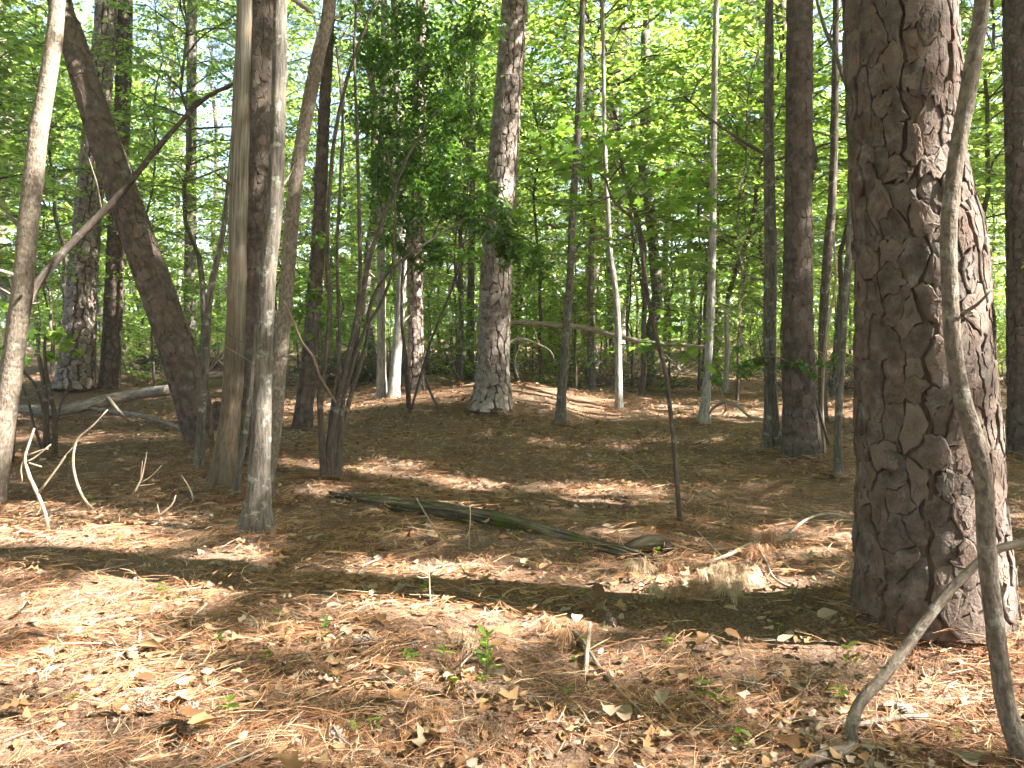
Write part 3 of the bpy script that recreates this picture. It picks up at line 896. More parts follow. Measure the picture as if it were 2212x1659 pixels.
g0 = ground(712, 1035)
CL = thing('shrub', 'clump of thin grey stems fanning out from one base, beside the rotting log', 'shrub', g0)
cs_ = [([(728, 1040, 22), (730, 987, 20), (741, 837, 17), (764, 753, 15), (780, 653, 13), (800, 553, 11), (840, 440, 8), (885, 330, 6), (950, 230, 4)], [g0[1], g0[1] + .6]),
       ([(712, 1035, 24), (712, 960, 18), (728, 880, 15), (748, 790, 13), (770, 690, 11), (778, 600, 9), (776, 480, 8), (772, 300, 7), (765, 120, 6), (770, 0, 5)], [g0[1], g0[1] + .2]),
       ([(700, 1025, 18), (694, 940, 14), (694, 853, 12), (706, 753, 11), (712, 650, 10), (706, 553, 9), (718, 333, 8), (751, 167, 7), (792, 50, 6), (815, 0, 5)], [g0[1], g0[1] - .1]),
       ([(722, 1030, 16), (738, 930, 12), (765, 830, 10), (792, 740, 9), (800, 660, 8), (838, 590, 7), (900, 540, 6), (960, 500, 5), (1010, 470, 3)], [g0[1], g0[1] + .9]),
       ([(706, 1030, 14), (716, 900, 11), (730, 800, 9), (733, 700, 8), (728, 560, 7), (735, 380, 6), (740, 250, 5), (726, 100, 4)], [g0[1], g0[1] + .3]),
       ([(718, 1032, 14), (725, 930, 10), (750, 830, 9), (785, 720, 8), (830, 640, 7), (850, 560, 6), (852, 430, 5), (835, 320, 4)], [g0[1], g0[1] + .5])]
for pts, ys in cs_:
    px_tube('stem', pts, np.array(ys), g0, 'bark_dark', CL, 8, .004)


def spray_leaves(rs, D, n, leaf, spread, kind, t0=.2, flat=.35, drop=-.3):
    """leaves on short stalks along a line"""
    u = rs.uniform(t0, 1, n)
    L = np.linspace(0, 1, len(D))
    P = np.stack([np.interp(u, L, D[:, k]) for k in range(3)], -1)
    a = rs.uniform(0, 2 * math.pi, n)
    d = np.c_[np.cos(a), np.sin(a), rs.normal(drop, .3, n)]
    pos = P + d * rs.uniform(.02, spread, n)[:, None]
    return pos, d, np.c_[rs.normal(0, flat, (n, 2)), np.ones(n)], leaf * rs.uniform(.65, 1.2, n), kind


g1 = ground(1470, 1136)
MS = thing('maple_sapling', 'thin dark crooked sapling with broad shaded maple leaves in the centre', 'sapling', g1)
px_tube('trunk', [(1470, 1140, 13), (1465, 1080, 11), (1457, 980, 10), (1447, 880, 10), (1437, 800, 9), (1421, 740, 10), (1403, 660, 9), (1392, 590, 9), (1385, 530, 9), (1377, 490, 9), (1362, 468, 7), (1340, 450, 6), (1320, 425, 5), (1310, 390, 4)], g1[1], g1, 'bark_dark', MS, 8, .002, .03)
ml = []
rs = np.random.RandomState(5)
mb = [([(1310, 390, 4), (1290, 372, 3), (1250, 355, 3), (1210, 345, 2), (1160, 350, 2)], [g1[1], g1[1] - .5], 34),
      ([(1318, 425, 4), (1280, 440, 3), (1230, 445, 2), (1180, 440, 2), (1140, 432, 2)], [g1[1], g1[1] + .3], 32),
      ([(1310, 395, 4), (1304, 350, 3), (1310, 300, 2), (1330, 270, 2)], [g1[1], g1[1] + .2], 30),
      ([(1350, 460, 4), (1400, 452, 3), (1450, 430, 2), (1490, 425, 2)], [g1[1], g1[1] - .4], 34),
      ([(1377, 490, 4), (1420, 470, 3), (1470, 480, 2), (1520, 470, 2)], [g1[1], g1[1] + .3], 30),
      ([(1330, 440, 3), (1370, 400, 3), (1410, 370, 2), (1460, 360, 2), (1510, 365, 2)], [g1[1], g1[1] + .4], 40),
      ([(1310, 395, 3), (1350, 350, 3), (1390, 310, 2), (1440, 290, 2)], [g1[1], g1[1] - .2], 34),
      ([(1400, 650, 4), (1430, 668, 3), (1470, 672, 2), (1510, 690, 2), (1500, 720, 1.6)], [g1[1], g1[1] - .2], 24),
      ([(1425, 745, 3), (1390, 740, 2), (1340, 745, 2)], [g1[1], g1[1] + .2], 12),
      ([(1290, 372, 3), (1240, 320, 2), (1200, 290, 2), (1160, 280, 2)], [g1[1] - .1, g1[1] - .4], 28),
      ([(1385, 535, 3), (1430, 560, 2), (1480, 555, 2), (1540, 580, 2)], [g1[1], g1[1] - .3], 26),
      ([(1380, 500, 3), (1330, 520, 2), (1290, 515, 2), (1250, 530, 2)], [g1[1], g1[1] - .1], 22)]
for pts, ys, n in mb:
    o, D = px_tube('branch', pts, np.array(ys), g1, 'bark_dark', MS, 5, .0006)
    for _ in range(3):      # side shoots
        i = rs.randint(len(D) // 3, len(D)); q = D[i] + np.array([rs.normal(0, .16), rs.normal(0, .2), rs.normal(0, .07)])
        ml.append(spray_leaves(rs, np.array([D[i], q]), n // 4, .092, .09, 'star', .3))
    ml.append(spray_leaves(rs, D, n // 2, .095, .11, 'star', .25))
V, F = leaves(*[np.concatenate([m[k] for m in ml]) for k in range(4)], 'star')
obj('crown', mesh('crown', V, F, M['maple'], False), MS)

# the dark vine tangle hanging in the middle left
def blob_leaves(rs, blobs, leaf, per, yc, ydep, kind):
    P = []
    for px, py, rp, k in blobs:
        c, s = at(px, py, yc + rs.uniform(-ydep, ydep) * .4)
        n = int(per * k)
        sub = rs.normal(0, .42, (max(4, n // 45), 3)) * rp * s
        q = sub[rs.randint(0, len(sub), n)] + rs.normal(0, .13, (n, 3)) * rp * s * np.array([1, 1, .8])
        P.append(c + q)
    P = np.vstack(P); n = len(P)
    a = rs.uniform(0, 2 * math.pi, n)
    return P, np.c_[np.cos(a), np.sin(a), rs.normal(-.5, .4, n)], np.c_[rs.normal(0, .6, (n, 2)), np.ones(n)], leaf * rs.uniform(.6, 1.3, n), kind


rs = np.random.RandomState(31)
gv = ground(885, 890)
VT = thing('vine_tangle', 'dark leafy vine tangle hanging between the clump and the middle pine', 'vine', gv)
vb = [(905, 60, 140, 1.3), (965, 180, 110, 1), (850, 190, 110, .9), (900, 290, 120, 1.1), (820, 290, 80, .6), (960, 340, 90, .9), (870, 370, 100, .9), (1000, 420, 75, .7), (940, 450, 80, .6), (1060, 480, 70, .7),
      (1110, 530, 60, .5), (840, 440, 80, .5), (1010, 60, 90, .8), (800, 120, 80, .5), (1000, 250, 60, .5), (1160, 560, 50, .35), (940, 540, 70, .35), (860, 540, 60, .3)]
lv = blob_leaves(rs, vb, .066, 1300, 10.2, 1.2, 'oval')
V, F = leaves(lv[0] - gv, *lv[1:])
obj('crown', mesh('crown', V, F, M['vine'], False), VT)
for pts in ([(885, 890, 9), (880, 800, 8), (868, 690, 7), (872, 560, 7), (890, 430, 6), (900, 280, 5), (905, 100, 4), (915, 0, 3)],
            [(888, 885, 6), (930, 740, 5), (985, 600, 5), (1015, 480, 4), (1060, 470, 3), (1120, 520, 3)],
            [(872, 560, 5), (830, 470, 4), (815, 380, 4), (830, 280, 3), (850, 180, 3)],
            [(895, 400, 4), (940, 330, 4), (965, 240, 3), (970, 150, 3), (990, 50, 2)],
            [(880, 880, 5), (870, 620, 4), (930, 520, 4), (975, 430, 4), (1010, 420, 3), (1040, 440, 3), (1030, 490, 2)]):
    px_tube('stem', pts, np.array([gv[1], 10.2]), gv, 'limb', VT, 6)
ts0, ts1 = [], []           # dead twigs caught in it
for px, py, rp, n in ((1015, 430, 45, 90), (850, 300, 40, 50), (900, 520, 70, 60), (830, 260, 30, 40)):
    c, s = at(px, py, 10.1)
    for _ in range(n):
        a = c + rs.normal(0, .5, 3) * rp * s
        ts0.append(a - gv); ts1.append(a + rs.normal(0, .35, 3) * np.array([1, .6, .8]) * .9 * rp * s - gv)
V, F, bc = prisms(ts0, ts1, np.full(len(ts0), .004), np.full(len(ts0), .002))
tag(obj('dead_twigs', mesh('dead_twigs', V, F, M['limb'], True, bc), VT), kind='stuff')

# little dark shrub by the left edge with a tuft of sunlit leaves
gs = ground(100, 985)
SH = thing('shrub', 'small brown several-stemmed shrub with bright leaves in front of the fallen log', 'shrub', gs)
for pts in ([(98, 985, 14), (100, 900, 11), (95, 830, 10), (84, 770, 8)], [(118, 980, 12), (118, 900, 10), (104, 830, 8), (96, 760, 6), (100, 720, 4)],
            [(92, 975, 8), (74, 920, 6), (62, 870, 5), (48, 830, 4)], [(108, 960, 8), (84, 850, 6), (50, 800, 5), (20, 760, 4)], [(112, 960, 6), (130, 880, 5), (150, 830, 3)]):
    px_tube('stem', pts, gs[1], gs, 'bark_dark', SH, 6)
rs = np.random.RandomState(8)
lv = blob_leaves(rs, [(20, 750, 45, .5), (70, 740, 50, .5), (120, 745, 45, .45), (150, 765, 35, .25), (30, 785, 40, .3), (15, 700, 40, .3)], .085, 110, gs[1] - .2, .4, 'star')
V, F = leaves(lv[0] - gs, *lv[1:])
obj('crown', mesh('crown', V, F, M['green'], False), SH)

# leafy sprays in front of the scaly pine and beside the clump
def leaf_spray(name, label, stemline, ys, blobs, per, leaf, mat='green', kind='star', seed=1):
    rs = np.random.RandomState(seed)
    b = ground(stemline[0][0], stemline[0][1])
    e = thing(name, label, 'sapling', b)
    px_tube('trunk', stemline, np.array(ys), b, 'bark_dark', e, 6)
    lv = blob_leaves(rs, blobs, leaf, per, float(np.mean(ys)), .5, kind)
    V, F = leaves(lv[0] - b, *lv[1:])
    obj('crown', mesh('crown', V, F, M[mat], False), e)


leaf_spray('leafy_sapling', 'low dark leafy sapling across the foot of the scaly pine', [(1790, 960, 6), (1760, 860, 5), (1715, 790, 4), (1660, 770, 3), (1610, 780, 2)], [8.1, 7.9],
           [(1600, 800, 40, .5), (1650, 775, 45, .6), (1710, 775, 45, .6), (1760, 780, 40, .5), (1800, 790, 35, .4), (1560, 815, 30, .3)], 160, .06, 'vine', 'oval', 4)
leaf_spray('leafy_sapling', 'small leafy sapling between the slim reddish pine and the clump', [(690, 960, 5), (684, 800, 4), (680, 680, 3)], [9.0, 9.0],
           [(680, 670, 50, .5), (700, 640, 40, .4), (660, 720, 45, .3), (740, 690, 40, .3), (690, 560, 50, .35), (640, 660, 30, .2)], 130, .085, 'maple', 'star', 5)

# ------------------------------------------------------------------ fallen wood
def ground_piece(name, label, cat, pts, mat, lift=.5, sides=8, rough=.002, parent=None, base=None, group=None, step=.03, knots=0):
    """a stick or log lying on the ground through pixels (px, py, width px[, lift m])"""
    C, r = [], []
    for p in pts:
        g = ground(p[0], p[1]); s = at(p[0], p[1], g[1])[1]; rad = p[2] * .5 * s
        C.append(g + np.array([0, 0, rad * lift + (p[3] if len(p) > 3 else 0)])); r.append(rad)
    C, r = dense(np.array(C), np.array(r), step)
    if base is None: base = np.array([*C[0][:2], C[0][2] - r[0]])
    V, F, bc = tube(C - base, np.maximum(r, .0012), sides, ridged(int(pts[0][0]), rough))
    me = mesh(name, V, F, M[mat], True, bc)
    if parent is None:
        return tag(obj(name, me, None, base), label, cat, group), base
    return obj(name, me, parent, None), base


def raised(name, label, cat, pts, ys, mat, sides=8, rough=.002, twigs=(), group=None, step=.04):
    b, _ = at(pts[0][0], pts[0][1], np.atleast_1d(ys)[0])
    if not twigs:
        o, _ = px_tube(name, pts, np.array(np.atleast_1d(ys)), b, mat, None, sides, rough, step)
        o.location = b
        return tag(o, label, cat, group)
    e = thing(name, label, cat, b, group)
    px_tube('stem', pts, np.array(np.atleast_1d(ys)), b, mat, e, sides, rough, step)
    for t in twigs:
        px_tube('twig', t[0], np.array(np.atleast_1d(t[1])), b, mat, e, 5, rough * .5)
    return e


# rotting log in the middle with moss beneath
LG = thing('fallen_log', 'long rotting log with green moss lying across the clearing', 'log', ground(900, 1100))
lb = np.array(LG.location)
pts = [(716, 1064, 14), (800, 1086, 26), (960, 1112, 33), (1100, 1132, 34), (1230, 1164, 30), (1345, 1198, 26), (1420, 1215, 14)]
C, r = [], []
for p in pts:
    g = ground(p[0], p[1] + 4); s = at(p[0], p[1], g[1])[1]
    C.append(g + np.array([0, 0, p[2] * .5 * s * .5]) - lb); r.append(p[2] * .5 * s)
C = np.array(C); C[:, 2] = np.polyval(np.polyfit(C[:, 0], C[:, 2], 1), C[:, 0]); C[:, 1] = .3 * C[:, 1] + .7 * np.polyval(np.polyfit(C[:, 0], C[:, 1], 2), C[:, 0])
D, r = dense(C, np.array(r), .02)
V, F, bc = tube(D, r, 30, both(ridged(61, .010, 5, 4), ridged(63, .010, 14, 1.2), ridged(64, .006, 24, .8)))
obj('trunk', mesh('trunk', V, F, M['log'], False, bc), LG)
for q in range(14):                                     # split slabs of loose bark along it
    rs = np.random.RandomState(600 + q)
    i = rs.randint(6, len(D) - 20); k = rs.randint(6, 18)
    vs, fs, bs = tube(D[i:i + k] + np.array([0, -.6 * r[i], rs.uniform(.2, .8) * r[i]]) + rs.normal(0, .006, 3), np.linspace(.012, .006, k) * rs.uniform(.6, 1.3), 5, ridged(q, .004))
    obj('bark_strip', mesh('bark_strip', vs, fs, M['log'], False, bs), LG)
rs = np.random.RandomState(77)
mp = []
for px, py, w, n in ((1000, 1136, 22, 260), (1090, 1150, 40, 420), (1140, 1152, 26, 180)):
    g = ground(px, py); s = at(px, py, g[1])[1]
    q = rs.normal(0, .5, (n, 2)) * w * s * np.array([1, .35])
    mp.append(np.c_[g[0] + q[:, 0], g[1] + q[:, 1] + .05, gz(g[0] + q[:, 0], g[1] + q[:, 1] + .05) + .012 + rs.uniform(0, .035, n)] - lb)
mp = np.vstack(mp)
V, F = leaves(mp, rs.normal(0, 1, (len(mp), 3)), rs.normal(0, 1, (len(mp), 3)) + [0, 0, .8], rs.uniform(.006, .013, len(mp)), 'kite')
tag(obj('moss', mesh('moss', V, F, M['moss'], False), LG), kind='stuff')
ground_piece('rotten_wood', 'broken rotten end piece just past the mossy log', 'bark', [(1352, 1196, 20, .01), (1385, 1190, 30, .02), (1420, 1186, 34, .02), (1455, 1192, 16)], 'log', .6, 12, .02)

# fallen logs at the left
b, _ = ground_piece('fallen_log', 'pale fallen log propped up, running left from the leaning pine', 'log', [(25, 892, 22), (70, 895, 24, .02), (125, 905, 24, .08), (180, 905, 26, .16), (235, 900, 26, .22), (300, 900, 24, .32), (368, 905, 22, .42)], 'deadwood', .5, 14, .008, step=.05)
ground_piece('fallen_branch', 'long dead branch slanting down from the pale fallen log to the ground', 'branch', [(175, 905, 11, .18), (250, 910, 11, .12), (310, 915, 11, .09), (355, 922, 9, .05), (396, 930, 8)], 'deadwood', .5, 8, .003)
raised('fallen_branch', 'short dark broken branch stub under the pale fallen log', 'branch', [(232, 858, 9), (250, 880, 8), (268, 900, 7), (278, 910, 5)], 10.3, 'limb')
raised('fallen_log', 'bright log end seen between the leaning pine and the snag', 'log', [(445, 812, 15), (468, 810, 15), (495, 808, 14), (520, 808, 12)], 16.0, 'deadwood', 10, .006)
raised('fallen_branch', 'slanting bare branches propped behind the crooked sapling', 'branch', [(452, 800, 6), (470, 775, 6), (490, 750, 5)], 15.0, 'deadwood', twigs=[([(470, 778, 4), (485, 790, 3), (493, 800, 2)], 15.0), ([(462, 785, 4), (475, 750, 3), (480, 735, 2)], 15.0)])
rs = np.random.RandomState(12)
g = ground(462, 930)
ST = thing('stump', 'sunlit mound of bark and rotten wood at the foot of the leaning pine', 'stump', g + np.array([0, 0, -.05]))
V, F, bc = tube(np.array([[0, 0, 0], [.02, .02, .12], [.03, .03, .25], [.05, .05, .36], [.06, .06, .42]]), np.array([.20, .18, .14, .09, .04]), 22, ridged(5, .03, 6, 8))
obj('trunk', mesh('trunk', V, F, M['crevice'], True, bc), ST)
for V, F, bc, c in bark_plates(3, spline(np.array([[0, 0, 0], [.02, .02, .12], [.03, .03, .25], [.05, .05, .36]]), 20), np.linspace(.205, .10, 20), .34, .07, .07, .014, .006, .005, 10, False):
    obj('bark_plate', mesh('bark_plate', V, F, M['plate_red'], True, bc), ST)

# dead trunk hung level across the back, arches and vines
raised('fallen_tree', 'level dead trunk hung between the trees behind the middle pine', 'fallen tree', [(1095, 697, 10), (1180, 700, 11), (1265, 708, 11), (1330, 726, 10), (1400, 740, 10), (1470, 745, 8), (1540, 752, 6)], np.array([15.5, 14.0]), 'deadwood', 10, .006,
       [([(1250, 706, 5), (1290, 712, 4), (1300, 735, 3)], 15.0), ([(1400, 740, 5), (1440, 770, 4), (1470, 800, 3)], 14.4), ([(1380, 740, 5), (1430, 748, 4), (1460, 735, 3)], 14.4)])
raised('fallen_branch', 'arched dead branch lit white, beside the bright pale trunk', 'branch', [(1530, 893, 6), (1545, 878, 6), (1565, 869, 7), (1582, 870, 7), (1598, 880, 7), (1615, 897, 6), (1640, 905, 6), (1660, 908, 5)], np.array([10.4, 9.8]), 'deadwood', 7, .002,
       [([(1565, 869, 5), (1568, 885, 5), (1560, 895, 3)], 10.3), ([(1565, 868, 4), (1552, 830, 4), (1540, 800, 3)], 10.3)])
raised('fallen_branch', 'curved bare branch arching from the middle pine', 'branch', [(1100, 742, 6), (1117, 732, 6), (1141, 735, 5), (1165, 745, 5), (1190, 760, 4), (1200, 790, 3)], 14.0, 'deadwood', 6, .002,
       [([(1141, 735, 3), (1120, 755, 3), (1112, 790, 3), (1125, 830, 2)], 14.0), ([(1165, 745, 3), (1150, 700, 2)], 14.0)])
raised('hanging_vine', 'thin pale vine hanging in a loop beside the slim straight grey trunk', 'vine', [(1540, 640, 3), (1580, 690, 4), (1600, 720, 4), (1608, 750, 4), (1620, 752, 4), (1645, 735, 4), (1660, 715, 3)], 9.4, 'twig', 6, .001, [([(1600, 722, 3), (1592, 745, 3), (1590, 790, 2)], 9.4)])
raised('dead_branch', 'pale bare twig drooping from the bent sapling to the clump', 'branch', [(613, 651, 4), (632, 690, 5), (650, 735, 5), (676, 771, 5), (690, 810, 5), (712, 848, 4), (732, 878, 4)], np.array([5.8, 7.2]), 'twig', 6, .001, [([(676, 771, 3), (685, 768, 2)], 6.4)])
raised('fallen_branch', 'dark thin stick leaning upright in front of the middle pine', 'branch', [(957, 912, 6), (948, 885, 6), (937, 862, 6), (925, 835, 5), (914, 800, 3)], 11.6, 'limb')
raised('fallen_branch', 'reddish broken branch lying beyond the grey dappled pine', 'branch', [(915, 815, 13), (950, 800, 10), (985, 785, 6)], 19, 'plate_red', 8, .01)

# near branch leaning against the big pine
raised('fallen_branch', 'thick bare dead branch leaning past the big pine, lower end on the ground', 'branch',
       [(2260, 1150, 14), (2212, 1171, 16), (2146, 1191, 17), (2081, 1246, 19), (2040, 1290, 20), (1996, 1346, 22), (1955, 1402, 22), (1925, 1440, 22), (1890, 1482, 23), (1862, 1512, 23), (1845, 1548, 25), (1838, 1580, 26), (1843, 1605, 22), (1820, 1622, 24), (1785, 1630, 26), (1750, 1645, 22), (1725, 1668, 18)],
       np.array([2.85, 2.8, 2.72, 2.64, 2.56, 2.5, 2.46]), 'branchbark', 14, .004,
       [([(1935, 1430, 9), (1910, 1450, 7), (1908, 1462, 4)], 2.8), ([(1800, 1628, 12), (1760, 1640, 8), (1740, 1650, 4)], 2.5), ([(2100, 1230, 8), (2060, 1222, 4)], 3.0)], step=.02)
ground_piece('stick', 'crooked pale stick with peeling lichen under the leaning branch', 'stick', [(1655, 1606, 15), (1680, 1580, 17), (1706, 1557, 15), (1735, 1562, 13, .01), (1790, 1574, 13, .02), (1856, 1581, 14, .02), (1930, 1568, 14, .02), (2003, 1556, 12, .01)], 'deadwood', .6, 10, .003)
ground_piece('stick', 'long thin grey stick slanting down through the foreground needles', 'stick', [(1228, 1374, 8, .03), (1255, 1396, 8, .03), (1280, 1430, 8, .02), (1305, 1462, 8, .01), (1331, 1488, 8), (1380, 1535, 7), (1428, 1582, 6)], 'deadwood', .6, 8, .001)
ground_piece('stick', 'short upright pale broken stick crossing the long thin grey one', 'stick', [(1274, 1372, 8, .05), (1268, 1420, 11, .02), (1264, 1466, 11)], 'twig', .6, 8, .002)
ground_piece('stick', 'pale curved twig running from the bleached needle tufts to the big pine', 'stick', [(1455, 1250, 6), (1490, 1238, 7, .01), (1530, 1228, 7, .03), (1575, 1215, 8, .04), (1612, 1195, 8, .04), (1650, 1185, 7, .04), (1695, 1178, 7, .05), (1740, 1140, 6, .05), (1790, 1126, 6, .05), (1850, 1131, 5, .02)], 'twig', .6, 7, .001)
ground_piece('stick', 'dark thin twig touching the foot of the big pine', 'stick', [(1800, 1288, 5), (1830, 1265, 6, .03), (1852, 1235, 6, .12)], 'limb', .6, 7, .001)
ground_piece('stick', 'forked bleached twig standing above the needle tufts', 'stick', [(1505, 1148, 4, .0), (1540, 1185, 5), (1570, 1215, 5), (1600, 1240, 4)], 'twig', .6, 6, .001)
ground_piece('stick', 'white crooked twig behind the brightest needle tuft', 'stick', [(1625, 1195, 5, .08), (1650, 1225, 6, .05), (1672, 1258, 6, .02), (1715, 1275, 7), (1745, 1290, 4)], 'deadwood', .6, 6, .001)
ground_piece('stick', 'grey log piece half buried between the twig and the big pine', 'stick', [(1760, 1225, 18), (1790, 1240, 18), (1822, 1255, 14)], 'deadwood', .3, 10, .004)
ground_piece('stick', 'thin pale twig crossing the shaded ground at the end of the rotting log', 'stick', [(1340, 985, 4, .0), (1375, 1010, 4, .02), (1400, 1035, 5, .02)], 'twig', .6, 6, .001)
ground_piece('stick', 'thin leaning twig below the middle of the rotting log', 'stick', [(900, 1106, 4, .10), (925, 1135, 4, .05), (955, 1160, 4)], 'twig', .6, 6, .001)
raised('stick', 'upright thin dead stem in front of the mossy part of the rotting log', 'stick', [(1016, 1220, 3.4), (1013, 1170, 3), (1016, 1110, 2.6), (1012, 1070, 1.6)], 4.95, 'twig', 6, .001)
raised('dead_seedling', 'leafless forked seedling standing alone in the open foreground needles', 'dead plant', [(931, 1320, 4), (928, 1270, 3.4), (927, 1240, 3), (925, 1215, 1.6)], 3.85, 'twig', 6, .0005, [([(927, 1245, 3), (945, 1230, 2), (960, 1218, 2)], 3.85), ([(927, 1242, 3), (905, 1230, 2), (890, 1220, 2)], 3.85), ([(928, 1246, 3), (910, 1248, 2), (900, 1244, 2)], 3.85)])
# dead stems at the left edge
raised('dead_seedling', 'tallest forked dead stem at the left edge, pale against the shade', 'dead plant', [(105, 1150, 8), (98, 1110, 7), (80, 1065, 8), (64, 1030, 8), (54, 990, 7), (62, 960, 6), (74, 925, 4)], 5.6, 'twig', 6, .001,
       [([(82, 1066, 6), (110, 1030, 6), (135, 995, 4), (142, 985, 3)], 5.6), ([(56, 1000, 5), (80, 985, 4), (110, 960, 3)], 5.6), ([(62, 1000, 4), (90, 1008, 3)], 5.6), ([(58, 985, 4), (90, 972, 3), (105, 970, 2)], 5.6), ([(54, 990, 5), (46, 1010, 4), (48, 1040, 3)], 5.6)])
raised('dead_seedling', 'bowed dead stem curving up beside the tall forked one', 'dead plant', [(200, 1100, 6), (180, 1075, 6), (165, 1040, 6), (158, 1005, 6), (160, 970, 6), (170, 945, 5), (200, 920, 4), (232, 885, 3)], 5.7, 'twig', 6, .001, [([(165, 960, 4), (140, 985, 3), (128, 1000, 2)], 5.7)])
raised('dead_seedling', 'small bunched dead twig sprouting in the left shade', 'dead plant', [(288, 1068, 5), (300, 1045, 5), (308, 1025, 4), (318, 975, 2)], 6.0, 'twig', 5, .001, [([(300, 1045, 3), (325, 1030, 3), (350, 1005, 2)], 6.0), ([(303, 1040, 3), (308, 995, 2)], 6.0), ([(298, 1050, 3), (335, 1045, 2)], 6.0)])
raised('dead_seedling', 'low curved dead twig in front of the leaning pine', 'dead plant', [(335, 1120, 4), (355, 1105, 5), (372, 1090, 4), (380, 1070, 3)], 5.5, 'twig', 5, .001, [([(345, 1112, 3), (340, 1090, 2)], 5.5)])
raised('dead_seedling', 'single curved pale twig near the foot of the snag', 'dead plant', [(418, 1082, 4), (412, 1060, 4), (402, 1042, 3), (392, 1025, 2)], 6.1, 'twig', 5, .001)
ground_piece('stick', 'pale short stick at the left edge of the foreground', 'stick', [(35, 1145, 9), (65, 1155, 9), (95, 1162, 7)], 'deadwood', .6, 7, .002)
ground_piece('stick', 'thin forked stick lying left of the lichened trunk', 'stick', [(195, 1125, 5), (225, 1114, 6), (260, 1111, 5), (295, 1112, 4)], 'twig', .6, 6, .001)
ground_piece('stick', 'pale twig in the sunny patch at the lower left', 'stick', [(290, 1420, 7), (300, 1390, 8), (302, 1360, 6)], 'twig', .6, 6, .001)
ground_piece('stick', 'small hooked twig curving up in the left foreground', 'stick', [(545, 1400, 4), (556, 1380, 4, .02), (555, 1362, 4, .04), (540, 1352, 3, .05)], 'twig', .6, 6, .001)
ground_piece('stick', 'short grey stick lying among cones in the lower centre', 'stick', [(1500, 1580, 6), (1530, 1588, 6), (1580, 1596, 5)], 'deadwood', .6, 6, .001)
ground_piece('stick', 'thin looping twig in the right foreground needles', 'stick', [(1500, 1445, 4, .02), (1512, 1480, 4, .03), (1545, 1510, 4, .01), (1580, 1530, 3)], 'twig', .6, 6, .001)
raised('dead_branch', 'bare curved limb reaching up from the big pine toward the scaly pine', 'branch', [(1846, 235, 9), (1832, 193, 9), (1816, 150, 9), (1800, 105, 8), (1786, 73, 8), (1772, 30, 7), (1762, -10, 6)], np.array([3.7, 4.2]), 'limb', 8, .001, [([(1790, 85, 5), (1800, 50, 4), (1815, 20, 3)], 4.1)])
raised('dead_branch', 'dark leafless limb reaching left from the slim straight grey trunk', 'branch', [(1655, 334, 8), (1620, 315, 7), (1590, 296, 7), (1560, 275, 6), (1525, 250, 5), (1500, 228, 4), (1478, 208, 3)], np.array([8.8, 8.2]), 'limb', 6, .001, [([(1490, 218, 3), (1505, 185, 3), (1530, 150, 2), (1545, 110, 2)], 8.2), ([(1600, 300, 3), (1570, 310, 2), (1540, 300, 2)], 8.4)])
raised('dead_branch', 'broken pale stub limb beside the top of the bent sapling', 'branch', [(632, -5, 12), (650, 10, 11), (668, 22, 9), (676, 30, 5)], 6.0, 'deadwood', 8, .002)

# ------------------------------------------------------------------ background trees: one trunk shape per kind, copied
def stem_mesh(seed, h, r0, r1, mat, sides=10):
    rs = np.random.RandomState(seed)
    k = 9
    C = np.c_[np.cumsum(rs.normal(0, h * .008, (k, 2)), 0), np.linspace(-.1, h, k)]; C[:, :2] -= C[0, :2]
    D, r = dense(C, np.linspace(r0, r1, k), .15)
    L = np.linspace(0, h, len(D)); r = r * (1 + .35 * np.exp(-L / .2))
    V, F, bc = tube(D, r, sides, ridged(seed, r0 * .06))
    return mesh('trunk', V, F, M[mat], True, bc), C[-1]


STEM = {'a': stem_mesh(1, 2.0, .06, .05, 'bark'), 'b': stem_mesh(2, 2.6, .05, .04, 'bark_dark'), 'c': stem_mesh(3, 1.6, .045, .04, 'bark_pale'), 'd': stem_mesh(4, 3.0, .07, .055, 'bark'),
        's': stem_mesh(5, 1.0, .022, .02, 'bark_dark', 6), 't': stem_mesh(6, 9.0, .16, .12, 'bark'), 'u': stem_mesh(7, 10.0, .15, .11, 'bark_pale'), 'p': stem_mesh(8, 14.0, .20, .13, 'plate_grey', 14), 'q': stem_mesh(9, 16.0, .17, .12, 'plate_red', 14)}


def copy_tree(name, label, cat, group, x, y, stem, crown, s, rot, squash=1.0):
    e = thing(name, label, cat, (x, y, float(gz(x, y))), group)
    e.scale = (s, s, s * squash); e.rotation_euler = (0, 0, rot)
    top = np.zeros(3)
    if stem:
        obj('trunk', STEM[stem][0], e); top = STEM[stem][1]
    add_crown(e, crown, top)
    return e


rs = np.random.RandomState(2024)
TAKEN = [(float(o.location.x), float(o.location.y)) for o in COL.objects if o.parent is None and o.get('category') in ('tree', 'pine tree', 'sapling', 'dead tree')]


def free(x, y, d):
    return all((x - a) ** 2 + (y - b) ** 2 > d * d for a, b in TAKEN)


def scatter(n, xr, yr, d, fn, tries=4000):
    k = 0
    for _ in range(tries):
        if k >= n: break
        y = yr[0] + (yr[1] - yr[0]) * rs.uniform() ** .9
        x = rs.uniform(xr[0], xr[1]) * (y / yr[1] if xr[0] < 0 < xr[1] else 1)
        if free(x, y, d):
            TAKEN.append((x, y)); fn(x, y); k += 1


